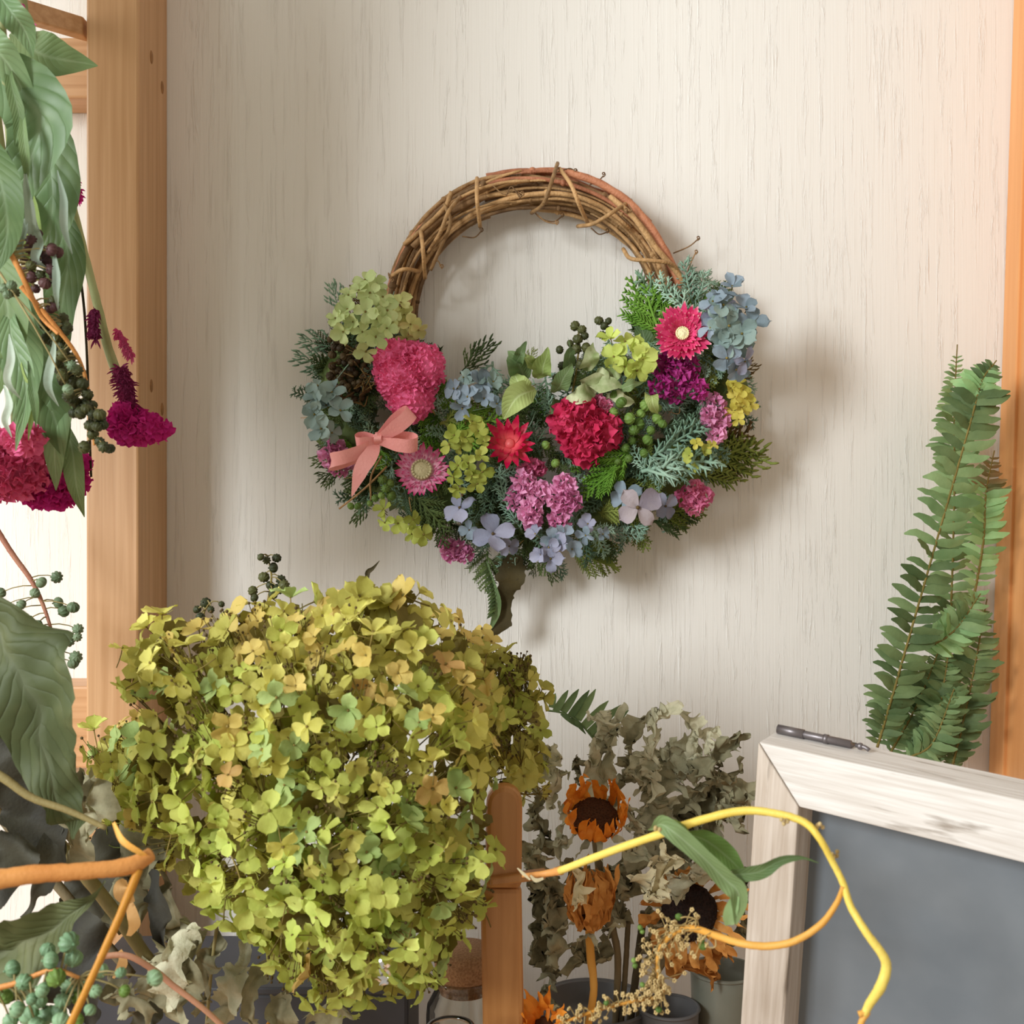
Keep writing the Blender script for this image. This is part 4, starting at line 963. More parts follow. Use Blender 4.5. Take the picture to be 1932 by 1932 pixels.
# ------------------------------------------------------------------ pokeweed sprigs (ribbed berries)
def poke(label, stem, r, m, lst, key, h, seed, name='pokeweed_sprig', br=True, group=None, mst=None):
    root = thing(name, label, 'plant', W(*stem[-1]), group)
    R = random.Random(seed); P = resample([W(*p) for p in stem], 50)
    b = MB(); b.tube(P, r, 8, wob=.15); b.build('stem', m, root)
    sb = MB()
    for (x, y, rr) in lst:
        hh = h+R.uniform(-.006, .008); p = W(x, y, hh); berry(root, p, S(rr, hh), key if R.random() < .9 else ('d' if key != 't' else 'g'), R)
        if br:
            q = min(P, key=lambda s: (s-p).length+abs(s.z-p.z-.004)*.5); sb.tube([q, (p+q)/2+Vector((0, 0, .0015)), p], [.0005, .0003], 4, n=4)
    if br and sb.v: sb.build('berry_stalks', mst or M_STEMT, root, kind='stuff')
    return root
poke('pokeweed sprig with rose stem and grey-green berries, against the wall left of the post',
     [(-30, 960, .12), (20, 1040, .12), (62, 1100, .12), (88, 1160, .12), (104, 1220, .12), (115, 1280, .12), (124, 1325, .12)], [.0017, .0015, .0010, .0007, .0004], M_STEMR,
     [(107, 1089, 13), (78, 1099, 12), (66, 1119, 11), (40, 1141, 11), (110, 1137, 12), (120, 1153, 13), (138, 1146, 13), (52, 1172, 14), (70, 1180, 12), (72, 1190, 12), (147, 1187, 12), (146, 1202, 10), (130, 1208, 14), (85, 1203, 12), (97, 1214, 12),
      (67, 1220, 13), (95, 1221, 11), (101, 1241, 13), (76, 1247, 13), (143, 1240, 14), (138, 1252, 12), (112, 1268, 13), (84, 1277, 12), (112, 1290, 11), (128, 1321, 7), (2, 1118, 11), (8, 1142, 10), (14, 1158, 12), (26, 1198, 11)], 'b', .12, 1)
poke('dark brown-berried sprig rising behind the big hydrangea head', [(500, 1160, .16), (508, 1120, .16), (512, 1085, .16), (505, 1050, .16)], [.0007, .0004], M_STEM,
     [(492, 1051, 8), (503, 1057, 9), (522, 1053, 10), (516, 1071, 11), (498, 1089, 12), (530, 1094, 11), (536, 1104, 12), (510, 1105, 10), (524, 1112, 12), (477, 1115, 11), (480, 1128, 9), (515, 1122, 10)], 'd', .16, 2)
poke('dark berry sprig peeking out left above the hydrangea, beside the yellow floret', [(400, 1190, .17), (385, 1160, .17), (395, 1138, .17)], [.0006, .0004], M_STEM, [(388, 1138, 12), (372, 1150, 9), (378, 1164, 10), (330, 1185, 7), (418, 1140, 7), (398, 1150, 8)], 'd', .17, 3)
# lone florets above the big head belong to it visually; a thin dry leaf tip as well
t = thing('dried_leaf', 'small curled olive leaf tip sticking up above the hydrangea', 'leaf', W(694, 1095, .17))
leaf(t, [(694, 1096, .19), (694, 1080, .19), (704, 1072, .19), (716, 1058, .19)], [3, 10, 9, 5, 1], M_LEAFD, 'blade', fold=.4)
# ------------------------------------------------------------------ hanging celosia bunch at the left
def hang_leaf(parent, pts, w_, m=None, seed=0, fold=.18, ruffle=.05, name='leaf'):
    return leaf(parent, pts, [w_*.12, w_*.6, w_*.95, w_, w_*.8, w_*.45, 1.5], m or M_LEAFH, name, fold=fold, ruffle=ruffle, rfreq=1.6, crumple=.003, cscale=35, seed=seed, nu=22, nv=6)
def crest(parent, x, y, h, lobes, seed, m=M_MAGC, size=.0046, label=None):
    return cockscomb(parent, x, y, h, lobes, m, size, 0, seed, label, 'bloom', depth=.018)
G = 'celosia stems hung upside down'
t = thing('hanging_celosia', 'hanging magenta celosia, crested bloom nearest the wooden post, on a long pale stem', 'flower', W(262, 840, .16), G)
stemline(t, [(60, 60, .20), (112, 280, .19), (150, 440, .18), (180, 560, .175), (205, 660, .17), (235, 740, .165)], [.0012, .0018, .0022, .0026], M_STEMG, sides=10)
stemline(t, [(95, 330, .185), (140, 480, .18), (160, 600, .175), (172, 900, .17)], [.0008, .0006], M_LEAFD, 'dry_stalk')
crest(t, 262, 800, .165, [(-8, 8, 44, 30, 90), (30, 8, 28, 22, 45), (-20, -12, 26, 24, 40)], 51, label='magenta crested bloom')
def fuzz(parent, pts, rpx, h, n, m, seed, label=None):
    R = random.Random(seed); P = resample([W(*p) for p in pts], 40); b = MB(); b.tube(P, S(rpx*.5, h), 8, wob=.4)
    for i in range(n):
        p = P[R.randrange(40)]; d = Vector((R.uniform(-1, 1), -R.uniform(0, 1), R.uniform(-1, .3))).normalized(); l = S(rpx*R.uniform(.8, 1.25), h)
        b.strip([p, p+d*l*.6, p+d*l+Vector((0, 0, -.001))], [.0010, .0013, .0002], nv=1, nu=4)
    return b.build('fuzzy_spike', m, parent, label, kind='stuff')
fuzz(t, [(228, 695, .17), (240, 735, .17), (245, 775, .168)], 24, .17, 240, M_DMAG, 1)
fuzz(t, [(222, 625, .175), (238, 655, .175), (248, 675, .175)], 11, .17, 90, M_PINKC, 2)
fuzz(t, [(180, 585, .18), (178, 610, .18), (180, 640, .18)], 15, .17, 120, M_DMAG, 3)
t = thing('hanging_celosia', 'hanging celosia with the broad rose bloom at the far left edge', 'flower', W(30, 870, .19), G)
stemline(t, [(-60, -40, .24), (-10, 200, .22), (20, 500, .21), (34, 830, .2)], [.002, .003], M_STEMG, sides=10)
crest(t, 35, 885, .19, [(-10, 5, 66, 52, 150), (-20, -40, 48, 34, 70), (-50, 20, 50, 44, 80), (30, -26, 30, 26, 40)], 52, M_PINKC, .0052, 'rose pink crested bloom')
hang_leaf(t, [(-50, 120, .25), (20, 150, .262), (75, 230, .262), (50, 340, .255), (40, 380, .25)], 130, seed=1)
hang_leaf(t, [(-30, 420, .24), (0, 520, .25), (15, 640, .245), (-10, 760, .23)], 90, M_LEAFG, seed=2)
hang_leaf(t, [(-20, 540, .23), (20, 640, .24), (40, 740, .235), (20, 830, .22)], 60, seed=3)
hang_leaf(t, [(20, 60, .23), (70, 95, .24), (120, 115, .24), (188, 127, .235)], 80, M_LEAFG, seed=4)
hang_leaf(t, [(-40, 20, .26), (-10, 80, .27), (30, 140, .265), (110, 290, .25)], 70, seed=5)
for k, (x, y) in enumerate(((-170, 260), (-260, 380), (-150, 520), (-260, 640), (-170, 760))):  # leaves added left of the frame to shade the post
    hang_leaf(t, [(x+20, y-60, .24), (x, y+30, .25), (x-30, y+130, .25), (x, y+230, .24)], 130, seed=60+k)
RL = random.Random(9)
for k in range(46):  # unseen leaves on a stem, added to shade the wall and post
    o_ = Vector((RL.uniform(-.50, -.335), -RL.uniform(.36, .44), ZC+RL.uniform(.22, .54))); l_ = RL.uniform(.10, .15)
    if k == 0:
        b = MB(); b.tube([(-.405, -.40, ZC+.95), (-.41, -.40, ZC+.7), (-.42, -.405, ZC+.45), (-.412, -.40, ZC+.24)], .0022, 8, n=24); b.build('stem', M_STEMG, t)
    b = MB(); b.strip([o_, o_+Vector((.01, -.01, -l_*.4)), o_+Vector((RL.uniform(-.02, .02), 0, -l_))], [.006, .03, .04, .03, .002], fold=.2, ruffle=.05, nv=4, nu=10, twist=RL.uniform(-1, 1), seed=k)
    b.build('leaf', M_LEAFH, t)
    b = MB(); b.tube([Vector((-.415, -.40, o_.z+.03)), o_+Vector((0, 0, .01)), o_], .0009, 5, n=6); b.build('leaf_stalk', M_STEMG, t)

fuzz(t, [(38, 10, .24), (50, 40, .24), (60, 70, .24)], 14, .24, 70, M_MAGC, 4)
t = thing('hanging_celosia', 'hanging celosia with the wide magenta bloom left of the post bottom', 'flower', W(105, 930, .17), G)
stemline(t, [(40, -20, .22), (80, 300, .2), (105, 600, .19), (110, 880, .18)], [.002, .0028], M_STEMG, sides=10)
crest(t, 105, 925, .17, [(0, 0, 50, 34, 110), (35, -20, 28, 34, 50), (-30, 0, 36, 28, 50), (45, -50, 22, 20, 22)], 53, M_MAGC, .0046, 'magenta crested bloom')
hang_leaf(t, [(60, 180, .21), (95, 280, .232), (95, 420, .232), (70, 500, .22)], 105, seed=6)
hang_leaf(t, [(90, 360, .2), (120, 450, .215), (115, 600, .212), (110, 680, .2)], 76, M_LEAFG, seed=7)
hang_leaf(t, [(60, 560, .2), (70, 680, .215), (100, 780, .21), (130, 860, .2)], 90, M_LEAFG, seed=8)
hang_leaf(t, [(100, 620, .2), (115, 720, .21), (110, 830, .205), (105, 930, .19)], 62, seed=9)
hang_leaf(t, [(110, 780, .19), (130, 860, .195), (145, 920, .19), (155, 975, .18)], 40, M_LEAFG, seed=10)
hang_leaf(t, [(20, 480, .22), (35, 600, .226), (50, 700, .22), (60, 800, .21)], 70, seed=11)
hang_leaf(t, [(30, 300, .23), (50, 400, .236), (60, 480, .236), (62, 560, .23)], 44, M_FROST if False else M_LEAFL, seed=12, fold=.5)
fuzz(t, [(128, 300, .17), (140, 340, .17), (150, 380, .17)], 15, .17, 90, M_MAGC, 5)
fuzz(t, [(105, 280, .16), (122, 350, .16), (135, 385, .16)], 16, .16, 90, M_DMAG, 6)
t = thing('hanging_celosia', 'hanging celosia stem whose narrow pale leaves hang in front of the bunch', 'flower', W(70, 800, .2), G)
stemline(t, [(0, -20, .27), (20, 300, .255), (30, 550, .245), (45, 700, .24)], [.0016, .002], M_STEMG, sides=8)
crest(t, 50, 830, .215, [(0, 0, 34, 26, 50)], 54, M_PINKC, .0046)
hang_leaf(t, [(20, 560, .245), (26, 640, .25), (45, 740, .25), (24, 850, .24)], 46, seed=13, fold=.4)
hang_leaf(t, [(30, 620, .245), (40, 700, .25), (58, 760, .25), (56, 830, .24)], 24, M_LEAFL, seed=14, fold=.5)
M_LEAFU = mat_plant('leaf_silvery_underside', (158, 176, 158), (188, 200, 184), .3, .5)  # pale undersides, with the bunch's whitish sheen put into the leaf colour
for k, (x, y, l, w_) in enumerate(((28, 120, 160, 26), (62, 330, 150, 22), (44, 390, 120, 16), (20, 300, 170, 30), (110, 470, 120, 16), (25, 640, 110, 16), (60, 690, 110, 18), (100, 640, 130, 20), (10, 740, 90, 16), (48, 200, 150, 20), (120, 330, 150, 18), (80, 420, 100, 18))):
    hang_leaf(t, [(x-8, y-10, .262), (x, y+l*.35, .268), (x+10-k % 3*9, y+l*.7, .266), (x+4+k % 4*5, y+l, .26)], w_, M_LEAFU if k % 3 else M_LEAFG, seed=80+k, fold=.5)
hang_leaf(t, [(-30, 240, .27), (0, 350, .28), (10, 440, .275), (-10, 520, .27)], 80, M_LEAFG, seed=15)
hang_leaf(t, [(-30, -30, .28), (10, 20, .29), (40, 60, .285), (60, 110, .28)], 60, seed=16)
lst = []; R5 = random.Random(5)
for i in range(52):
    u = i/52; x = 50+u*110+R5.uniform(-26, 26); y = 440+u*130+R5.uniform(-60, 60); lst.append((x, y, R5.uniform(10, 14)))
poke('drooping berry sprig with maroon berries hanging in front of the celosia leaves', [(-30, 430, .27), (20, 480, .27), (60, 560, .265), (80, 600, .26), (110, 630, .26)], [.0014, .0008], M_STEMO,
     [(a, b_, c) for a, b_, c in lst if 10 < a < 110 and 440 < b_ < 640], 'm', .262, 7)
lst = []
for i in range(64):
    u = i/64; cx = 95+90*u; cy = 590+250*u**1.0; lst.append((cx+R5.uniform(-24, 24), cy+R5.uniform(-26, 26), R5.uniform(11, 14)))
poke('drooping berry sprig with dull green berries hanging beside the post', [(40, 540, .255), (100, 610, .25), (150, 680, .24), (170, 760, .235), (178, 840, .23)], [.0012, .0006], M_STEMO, lst, 'd', .238, 8)
poke('little cluster of grey-green berries at the left of the hanging bunch', [(-10, 500, .275), (10, 530, .275), (30, 560, .275)], [.0006, .0004], M_STEMT, [(8, 545, 12), (22, 538, 11), (14, 556, 10), (28, 552, 11), (136, 690, 12), (128, 735, 12)], 'b', .272, 9)

# ------------------------------------------------------------------ lower left: pokeweed and big leaves
def bleaf(label, pts, w_, m, seed, **k):
    root = thing('dried_leaf', label, 'leaf', W(*pts[-1]))
    kk = dict(fold=.22, ruffle=.14, rfreq=2.2, crumple=.010 if m in (M_LEAFO, M_LEAFX) else .009, cscale=26 if m in (M_LEAFO, M_LEAFX) else 60, seed=seed, nu=44, nv=10, rag=.16 if m in (M_LEAFO, M_LEAFX) else .5); kk.update(k)
    leaf(root, pts, w_, m, 'blade', **kk)
    return root
bleaf('huge drooping grey-green leaf at far left below the rose-stemmed sprig', [(-60, 1130, .27), (10, 1230, .28), (70, 1360, .285), (110, 1480, .28), (150, 1600, .27)], [60, 150, 185, 180, 130, 60, 6], M_LEAFO, 1)
bleaf('dark shadowed leaf under the huge drooping leaf', [(-60, 1380, .25), (20, 1450, .25), (70, 1540, .245), (90, 1640, .24)], [60, 130, 150, 120, 60, 6], M_LEAFX, 2)
bleaf('folded olive leaf hanging below the orange stem at far left', [(215, 1655, .30), (150, 1700, .31), (70, 1760, .315), (-40, 1800, .31)], [4, 20, 50, 90, 120, 110], M_LEAFO, 3, fold=.6)
bleaf('dark leaf behind the orange stem at far left', [(60, 1600, .26), (20, 1640, .265), (-40, 1700, .26)], [30, 90, 120, 110, 80], M_LEAFX, 4)
bleaf('dark twisted leaf left of the green hydrangea', [(120, 1540, .24), (100, 1590, .245), (60, 1650, .245), (20, 1700, .24)], [16, 46, 60, 50, 30, 6], M_LEAFX, 5)
bleaf('shaded green leaf between the drooping leaf and the hydrangea', [(150, 1440, .24), (165, 1500, .245), (160, 1570, .24), (150, 1640, .235)], [20, 60, 80, 70, 40, 4], M_LEAFK, 6)
bleaf('dull green curled leaf at the bottom left, under the big hydrangea', [(330, 1740, .22), (350, 1790, .235), (330, 1850, .235), (270, 1900, .22)], [20, 60, 90, 90, 60, 10], M_LEAFK, 7, ruffle=.3)
bleaf('sage curled leaf at the bottom left beside the rose stem', [(370, 1745, .23), (345, 1800, .24), (325, 1850, .24), (300, 1900, .235)], [10, 40, 50, 44, 24, 4], M_LEAFS, 8, ruffle=.3)
bleaf('grey-brown dry leaf at the bottom left corner', [(215, 1830, .23), (225, 1880, .235), (270, 1930, .235)], [20, 50, 50, 30, 6], M_LEAFK, 9, ruffle=.3)
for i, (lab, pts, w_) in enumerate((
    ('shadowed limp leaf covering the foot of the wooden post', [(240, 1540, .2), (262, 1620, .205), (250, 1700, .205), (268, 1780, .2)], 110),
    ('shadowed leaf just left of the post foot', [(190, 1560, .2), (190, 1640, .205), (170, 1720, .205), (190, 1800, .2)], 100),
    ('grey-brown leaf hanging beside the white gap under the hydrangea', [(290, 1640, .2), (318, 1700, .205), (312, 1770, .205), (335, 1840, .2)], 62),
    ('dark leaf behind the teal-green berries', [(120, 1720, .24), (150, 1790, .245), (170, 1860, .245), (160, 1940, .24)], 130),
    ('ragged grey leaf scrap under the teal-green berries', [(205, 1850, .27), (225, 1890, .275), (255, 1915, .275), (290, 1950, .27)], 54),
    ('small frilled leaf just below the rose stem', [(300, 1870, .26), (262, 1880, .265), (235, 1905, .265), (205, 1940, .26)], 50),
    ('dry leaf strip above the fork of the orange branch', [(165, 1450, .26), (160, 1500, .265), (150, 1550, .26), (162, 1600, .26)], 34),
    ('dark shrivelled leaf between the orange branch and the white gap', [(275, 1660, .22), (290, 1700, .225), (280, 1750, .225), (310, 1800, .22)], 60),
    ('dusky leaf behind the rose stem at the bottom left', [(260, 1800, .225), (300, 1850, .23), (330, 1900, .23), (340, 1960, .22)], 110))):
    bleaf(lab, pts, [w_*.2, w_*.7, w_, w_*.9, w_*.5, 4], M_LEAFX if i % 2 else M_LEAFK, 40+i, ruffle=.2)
for i, (x, y, x1_, y1_, w_, m, lab) in enumerate(((455, 1760, 410, 1960, 46, M_LEAFS, 'narrow sage leaf hanging under the hydrangea, leftmost of the row'), (500, 1810, 470, 1980, 44, M_LEAFK, 'narrow grey-green leaf hanging under the hydrangea beside the tan stalk'), (545, 1850, 520, 1990, 48, M_LEAFK, 'narrow dark leaf hanging under the hydrangea, rightmost of the row'), (415, 1740, 360, 1900, 44, M_LEAFK, 'dark limp leaf hanging left of the narrow sage leaf'), (620, 1890, 600, 1990, 60, M_LEAFK, 'dim green leaf below the lowest hydrangea sepals'))):
    bleaf(lab, [(x, y, .20), ((x+x1_)/2+8, (y+y1_)/2, .212), (x1_, y1_, .205)], [w_*.2, w_*.7, w_, w_*.9, w_*.6], m, 20+i, fold=.5, ruffle=.1)
def stem_thing(label, pts, r, m, extra=(), name='dried_branch'):
    root = thing(name, label, 'branch', W(*pts[-1]))
    stemline(root, pts, r, m, 'stalk', sides=10, n=40)
    for (p, rr, mm) in extra: stemline(root, p, rr, mm, 'side_branch', sides=8, n=20)
    return root
t = stem_thing('thick orange stem crossing the lower left with a forked end', [(-60, 1668, .36), (60, 1650, .355), (180, 1642, .35), (250, 1632, .345), (285, 1612, .34)], [.0036, .0032, .0028, .0031, .0026], M_STEMO,
               [([(262, 1640, .345), (225, 1730, .35), (180, 1830, .355), (125, 1950, .36)], [.0016, .0014, .0013], M_STEMA), ([(285, 1612, .34), (262, 1622, .342), (245, 1636, .345)], [.0018, .0014], M_STEMO)])
b = MB(); b.strip([W(215, 1552, .34), W(232, 1585, .345), W(262, 1606, .345), W(285, 1620, .342)], [S(6, .3), S(12, .3), S(10, .3), S(5, .3)], nv=3, nu=14, fold=.5); b.build('bract', M_STEMA, t)
stem_thing('tan stem curving down from the left edge to the orange fork', [(-40, 1440, .31), (10, 1470, .31), (60, 1505, .31), (130, 1530, .31), (200, 1562, .31)], [.0019, .0015, .001], M_STEMT)
stem_thing('straight grey-tan stem slanting down to the bottom left, above the other', [(-40, 1440, .22), (60, 1520, .22), (110, 1590, .225), (200, 1700, .225), (290, 1825, .225)], [.0032, .003], M_STEMT)
stem_thing('straight brown stem slanting down at far left', [(-30, 1500, .215), (50, 1600, .215), (150, 1720, .215), (250, 1840, .215)], [.0026, .0022], M_STEMB)
stem_thing('rose and yellow stem running down to the bottom edge left of centre', [(185, 1805, .28), (240, 1803, .28), (290, 1830, .28), (330, 1862, .28), (380, 1900, .28), (430, 1945, .28)], [.0012, .0013, .0012, .0011], M_STEMR)
stem_thing('thin pale stalk standing under the hydrangea at left', [(410, 1740, .21), (402, 1800, .21), (395, 1870, .21), (388, 1960, .21)], [.0008], M_STEMT)
stem_thing('tan stalk slanting under the lowest hydrangea sepals', [(555, 1850, .2), (530, 1890, .2), (490, 1960, .2)], [.0009], M_STEMA)
stem_thing('brownish stalk beside the white gap in the leaves', [(300, 1690, .2), (310, 1740, .2), (330, 1800, .2), (318, 1850, .2)], [.0022, .0018], M_STEMB)
t = poke('teal-green berry cluster at the bottom left corner, in front of the orange branch', [(-30, 1870, .33), (30, 1855, .33), (100, 1830, .33), (150, 1845, .33)], [.0012, .0007], M_STEMO,
     [(130, 1778, 22), (138, 1808, 20), (90, 1792, 16), (96, 1812, 18), (24, 1828, 18), (46, 1853, 18), (106, 1845, 20), (130, 1862, 17), (80, 1868, 16), (32, 1905, 17), (55, 1915, 21), (90, 1915, 20), (112, 1908, 17), (20, 1925, 17), (76, 1890, 15), (190, 1832, 16), (292, 1845, 18), (115, 1925, 18), (60, 1885, 13), (150, 1880, 17), (10, 1880, 17), (70, 1935, 19), (118, 1888, 17), (160, 1858, 15), (180, 1870, 14), (170, 1905, 13), (145, 1925, 16), (235, 1870, 13), (228, 1835, 12)], 't', .33, 11)
poke('small green berry sprig at far left between the crossing stems', [(-20, 1500, .19), (10, 1560, .19), (30, 1620, .19)], [.0006, .0004], M_STEM, [(20, 1540, 9), (32, 1560, 9), (14, 1580, 10), (28, 1600, 10), (8, 1605, 9), (60, 1540, 8), (20, 1622, 9), (36, 1580, 8), (140, 1560, 12), (150, 1575, 11), (155, 1590, 10), (130, 1575, 10)], 'b', .2, 12)
for i, (lab, pts, w_) in enumerate((('papery tan petal lying between the orange branch and grey leaf', [(232, 1655, .27), (222, 1675, .275), (245, 1705, .27)], [10, 32, 34, 16]), ('papery tan petal below the first one beside the orange branch', [(232, 1700, .265), (245, 1735, .268), (240, 1765, .265)], [12, 28, 26, 10]), ('papery tan petal low beside the rose stem', [(225, 1790, .26), (232, 1810, .262), (215, 1845, .26)], [10, 22, 18, 4]))):
    t = thing('dried_petal', lab, 'petal', W(*pts[-1])); leaf(t, pts, w_, M_LEAFP, 'blade', crumple=.003, seed=i, nv=6)
# dark crate behind the leaves at the bottom left
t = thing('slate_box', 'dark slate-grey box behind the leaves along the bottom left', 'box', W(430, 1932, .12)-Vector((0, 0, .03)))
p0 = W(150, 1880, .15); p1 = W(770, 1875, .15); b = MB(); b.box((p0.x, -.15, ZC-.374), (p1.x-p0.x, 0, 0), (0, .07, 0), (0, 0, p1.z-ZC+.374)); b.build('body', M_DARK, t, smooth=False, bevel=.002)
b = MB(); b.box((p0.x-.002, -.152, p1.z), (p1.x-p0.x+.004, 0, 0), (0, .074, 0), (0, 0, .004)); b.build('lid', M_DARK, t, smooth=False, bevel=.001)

# ------------------------------------------------------------------ wooden stick / easel joint
t = thing('wooden_stand', 'brown wooden stand with a rounded top standing just right of the big hydrangea', 'stand', W(955, 1932, .19)-Vector((0, 0, .08)))
def stick(name, x0_, x1_, y0_, y1_, h, th, dx=0, rnd=False):
    """flat stick: rounded top, given thickness"""
    a = W(x0_, y1_, h); c = W(x1_, y1_, h); wd = c.x-a.x; zt_ = W(0, y0_, h).z; zb_ = W(0, y1_, h).z; out = []; sh = S(dx, h)
    n = 12
    prof = [(0, zb_), (wd, zb_)]
    if rnd:
        for k in range(n+1):
            al = PI*k/n; prof.append((wd/2+wd/2*math.cos(al)*(1 if k < n/2 else 1), zt_-wd*.62+wd*.62*math.sin(al)**.8))
    else: prof += [(wd, zt_), (0, zt_)]
    vs = []
    for dy in (0, th):
        for (px_, pz) in prof: vs.append(Vector((a.x+px_+sh*(pz-zb_)/(zt_-zb_), -h+dy, pz)))
    m_ = len(prof); fc = [tuple(range(m_)), tuple(reversed(range(m_, 2*m_)))]+[(i, i+m_, (i+1) % m_+m_, (i+1) % m_) for i in range(m_)]
    b = MB(); b.add(vs, fc); o = b.build(name, M_STICK, t, smooth=False, bevel=.0025); return o
stick('upper_bar', 915, 984, 1484, 1678, .205, .011, 2, True)
stick('lower_bar', 912, 990, 1676, 2010, .200, .009, -6)
b = MB(); b.box(W(925, 1674, .208), W(1030, 1660, .208)-W(925, 1674, .208), (0, .006, 0), (0, 0, .0042)); b.build('cross_bar', M_STICK, t, smooth=False, bevel=.001)

# ------------------------------------------------------------------ jars
def glass_jar(label, cx, h, ytop, rpx, zbot, cork=True, neck=.72):
    c = W(cx, ytop, h); r = S(rpx, h); zb_ = zbot-c.z
    root = thing('glass_jar', label, 'jar', Vector((c.x, c.y, zbot)))
    tk = .0016
    outer = [(r*neck, 0), (r*neck*1.04, -.002), (r*neck, -.005), (r*.97, -.014), (r, -.02), (r, zb_+.004), (r*.94, zb_)]
    inner = [(q-tk, z if i < 5 else zb_+.004) for i, (q, z) in enumerate(outer)]
    b = MB(); b.lathe(c, [(0.0001, zb_)]+list(reversed(outer))+inner+[(.0001, zb_+.004)], 36)
    b.build('glass_body', M_GLASS, root)
    if cork:
        b = MB(); rr = r*neck; b.lathe(c+Vector((0, 0, .0005)), [(.0001, -.008), (rr*.88, -.008), (rr*.93, -.001), (rr*1.06, .0002), (rr*1.10, .0125), (rr*1.02, .0142), (.0001, .0142)], 30); b.build('cork_stopper', M_CORK, root)
    return root, c, r
zs = ZC-.3745
jr, jc, jrr = glass_jar('clear glass jar with a thick cork stopper, just left of the wooden stand', 876, .155, 1842, 72, zs)
j2, c2_, r2_ = glass_jar('round glass dome with bright highlights at the bottom edge left of the wooden stand', 850, .235, 1935, 90, zs, cork=False, neck=.5)
def pot(label, cx, h, ytop, rpx, m, name='tin_pot', cat='pot', dome=False):
    c = W(cx, ytop, h); r = S(rpx, h); zb_ = zs-c.z; root = thing(name, label, cat, Vector((c.x, c.y, zs)))
    b = MB(); b.lathe(c, [(.0001, zb_), (r*.86, zb_), (r*.98, -.008), (r, -.002), (r*.97, 0), (r*.93, -.001), (r*.90, -.012), (.0001, -.014)], 40); b.build('body', m, root)
    b = MB(); P = [c+Vector((r*math.cos(a*PI/20), r*math.sin(a*PI/20), -.0005)) for a in range(41)]; b.tube(P, .001, 6); b.build('rim', m, root)
    return root
pot('dark grey tin pot holding the sunflower stems', 1120, .10, 1888, 104, M_TIN)
pot('small dark grey tin with rounded rim behind the curling dry flower spray', 1262, .115, 1898, 56, M_TIN)
pot('pale grey-green tin between the dry sunflowers and the chalkboard', 1365, .10, 1828, 62, M_FROST)

# glints: silver foil twist on the hydrangea
t = thing('silver_wire', 'tiny shiny silver wire twist on the lowest hydrangea florets', 'wire', W(722, 1845, .27))
b = MB(); RS = random.Random(3)
for k in range(9):
    q = W(722+RS.uniform(-9, 9), 1835+RS.uniform(-18, 20), .285+RS.uniform(-.002, .003)); e = Vector((RS.uniform(-1, 1), RS.uniform(-.5, .5), RS.uniform(-1, 1))).normalized()*.0022
    b.strip([q-e, q+Vector((.0006, -.0006, 0)), q+e], [.0004, .0014, .0003], nv=2, nu=5, crumple=.001, cscale=400, seed=k)
b.build('twist', mat_simple('silver', (220, 222, 226), 0.15, 1.0), t)

# ------------------------------------------------------------------ sunflowers
def sunflower(label, x, y, h, axis, rd, rp, n, m, md, seed, start=.5, spread=.3, stem=None, asp=1, bract=10, arc=(0, 6.283), lenv=1.0, cf=.12):
    R = random.Random(seed); c = W(x, y, h); root = thing('sunflower', label, 'flower', W(*(stem[-1])) if stem else c, 'dried sunflowers')
    Fm = frame(axis); X, Y, Z = [(Fm @ Vector(e)).to_3d() for e in ((1, 0, 0, 0), (0, 1, 0, 0), (0, 0, 1, 0))]
    d = S(rd, h)
    b = MB(); b.ball((0, 0, 0), (d, d, d*.32), nu=28, nv=14, nsd=.10, nsc=16)
    for k in range(160):
        a = k*2.39996; q = math.sqrt(k/160)*.95; b.ball((d*q*math.cos(a), d*q*math.sin(a), d*.30*math.sqrt(max(0, 1-q*q))), d*.055, nu=4, nv=3)
    inst('disc', b.data('disc', md), root, Matrix.Translation(c) @ Fm)
    for k in range(n):
        a = arc[0]+(arc[1]-arc[0])*k/n+R.uniform(-.12, .12); rdir = X*math.cos(a)+Y*math.sin(a); L_ = S(rp, h)*R.uniform(.75, 1.15)*lenv
        o = c+rdir*d*.93-Z*d*.15; s2 = spread+R.uniform(-.2, .25)
        p1_ = o+rdir*L_*cf+Z*L_*.33; p2_ = p1_+(rdir*s2+Z*(1-abs(s2)*.3))*L_*.4+Vector((R.uniform(-1, 1), R.uniform(-1, 1), R.uniform(-1, 1)))*.0015; p3_ = p2_+(rdir*(s2-.25)+Z*.8)*L_*.35
        b = MB(); wd = S(R.uniform(13, 19), h); b.strip([o, p1_, p2_, p3_], [wd*.5, wd, wd*1.05, wd*.7, wd*.08], up=rdir, fold=.35, ruffle=.18, rfreq=1.7, crumple=.003, cscale=160, seed=k+seed, nv=4, nu=12, twist=R.uniform(-.9, .9))
        b.build('petal', m, root)
    for k in range(bract):
        a = 6.283*k/bract+R.uniform(-.2, .2); rdir = X*math.cos(a)+Y*math.sin(a); L_ = S(R.uniform(34, 56), h); o = c+rdir*d*.7-Z*d*.4
        b = MB(); b.strip([o, o+rdir*L_*.6-Z*L_*.15, o+rdir*L_*.9-Z*L_*R.uniform(.1, .6)], [S(6, h), S(13, h), S(8, h), S(1, h)], up=Z, fold=.4, ruffle=.3, crumple=.004, cscale=120, seed=k, nv=3, nu=9, twist=R.uniform(-1.5, 1.5)); b.build('bract', M_LEAFS, root)
    if stem: stemline(root, stem, [.0024, .0018], M_STEMB if seed != 62 else M_STEMA, 'stem', sides=8)
    return root
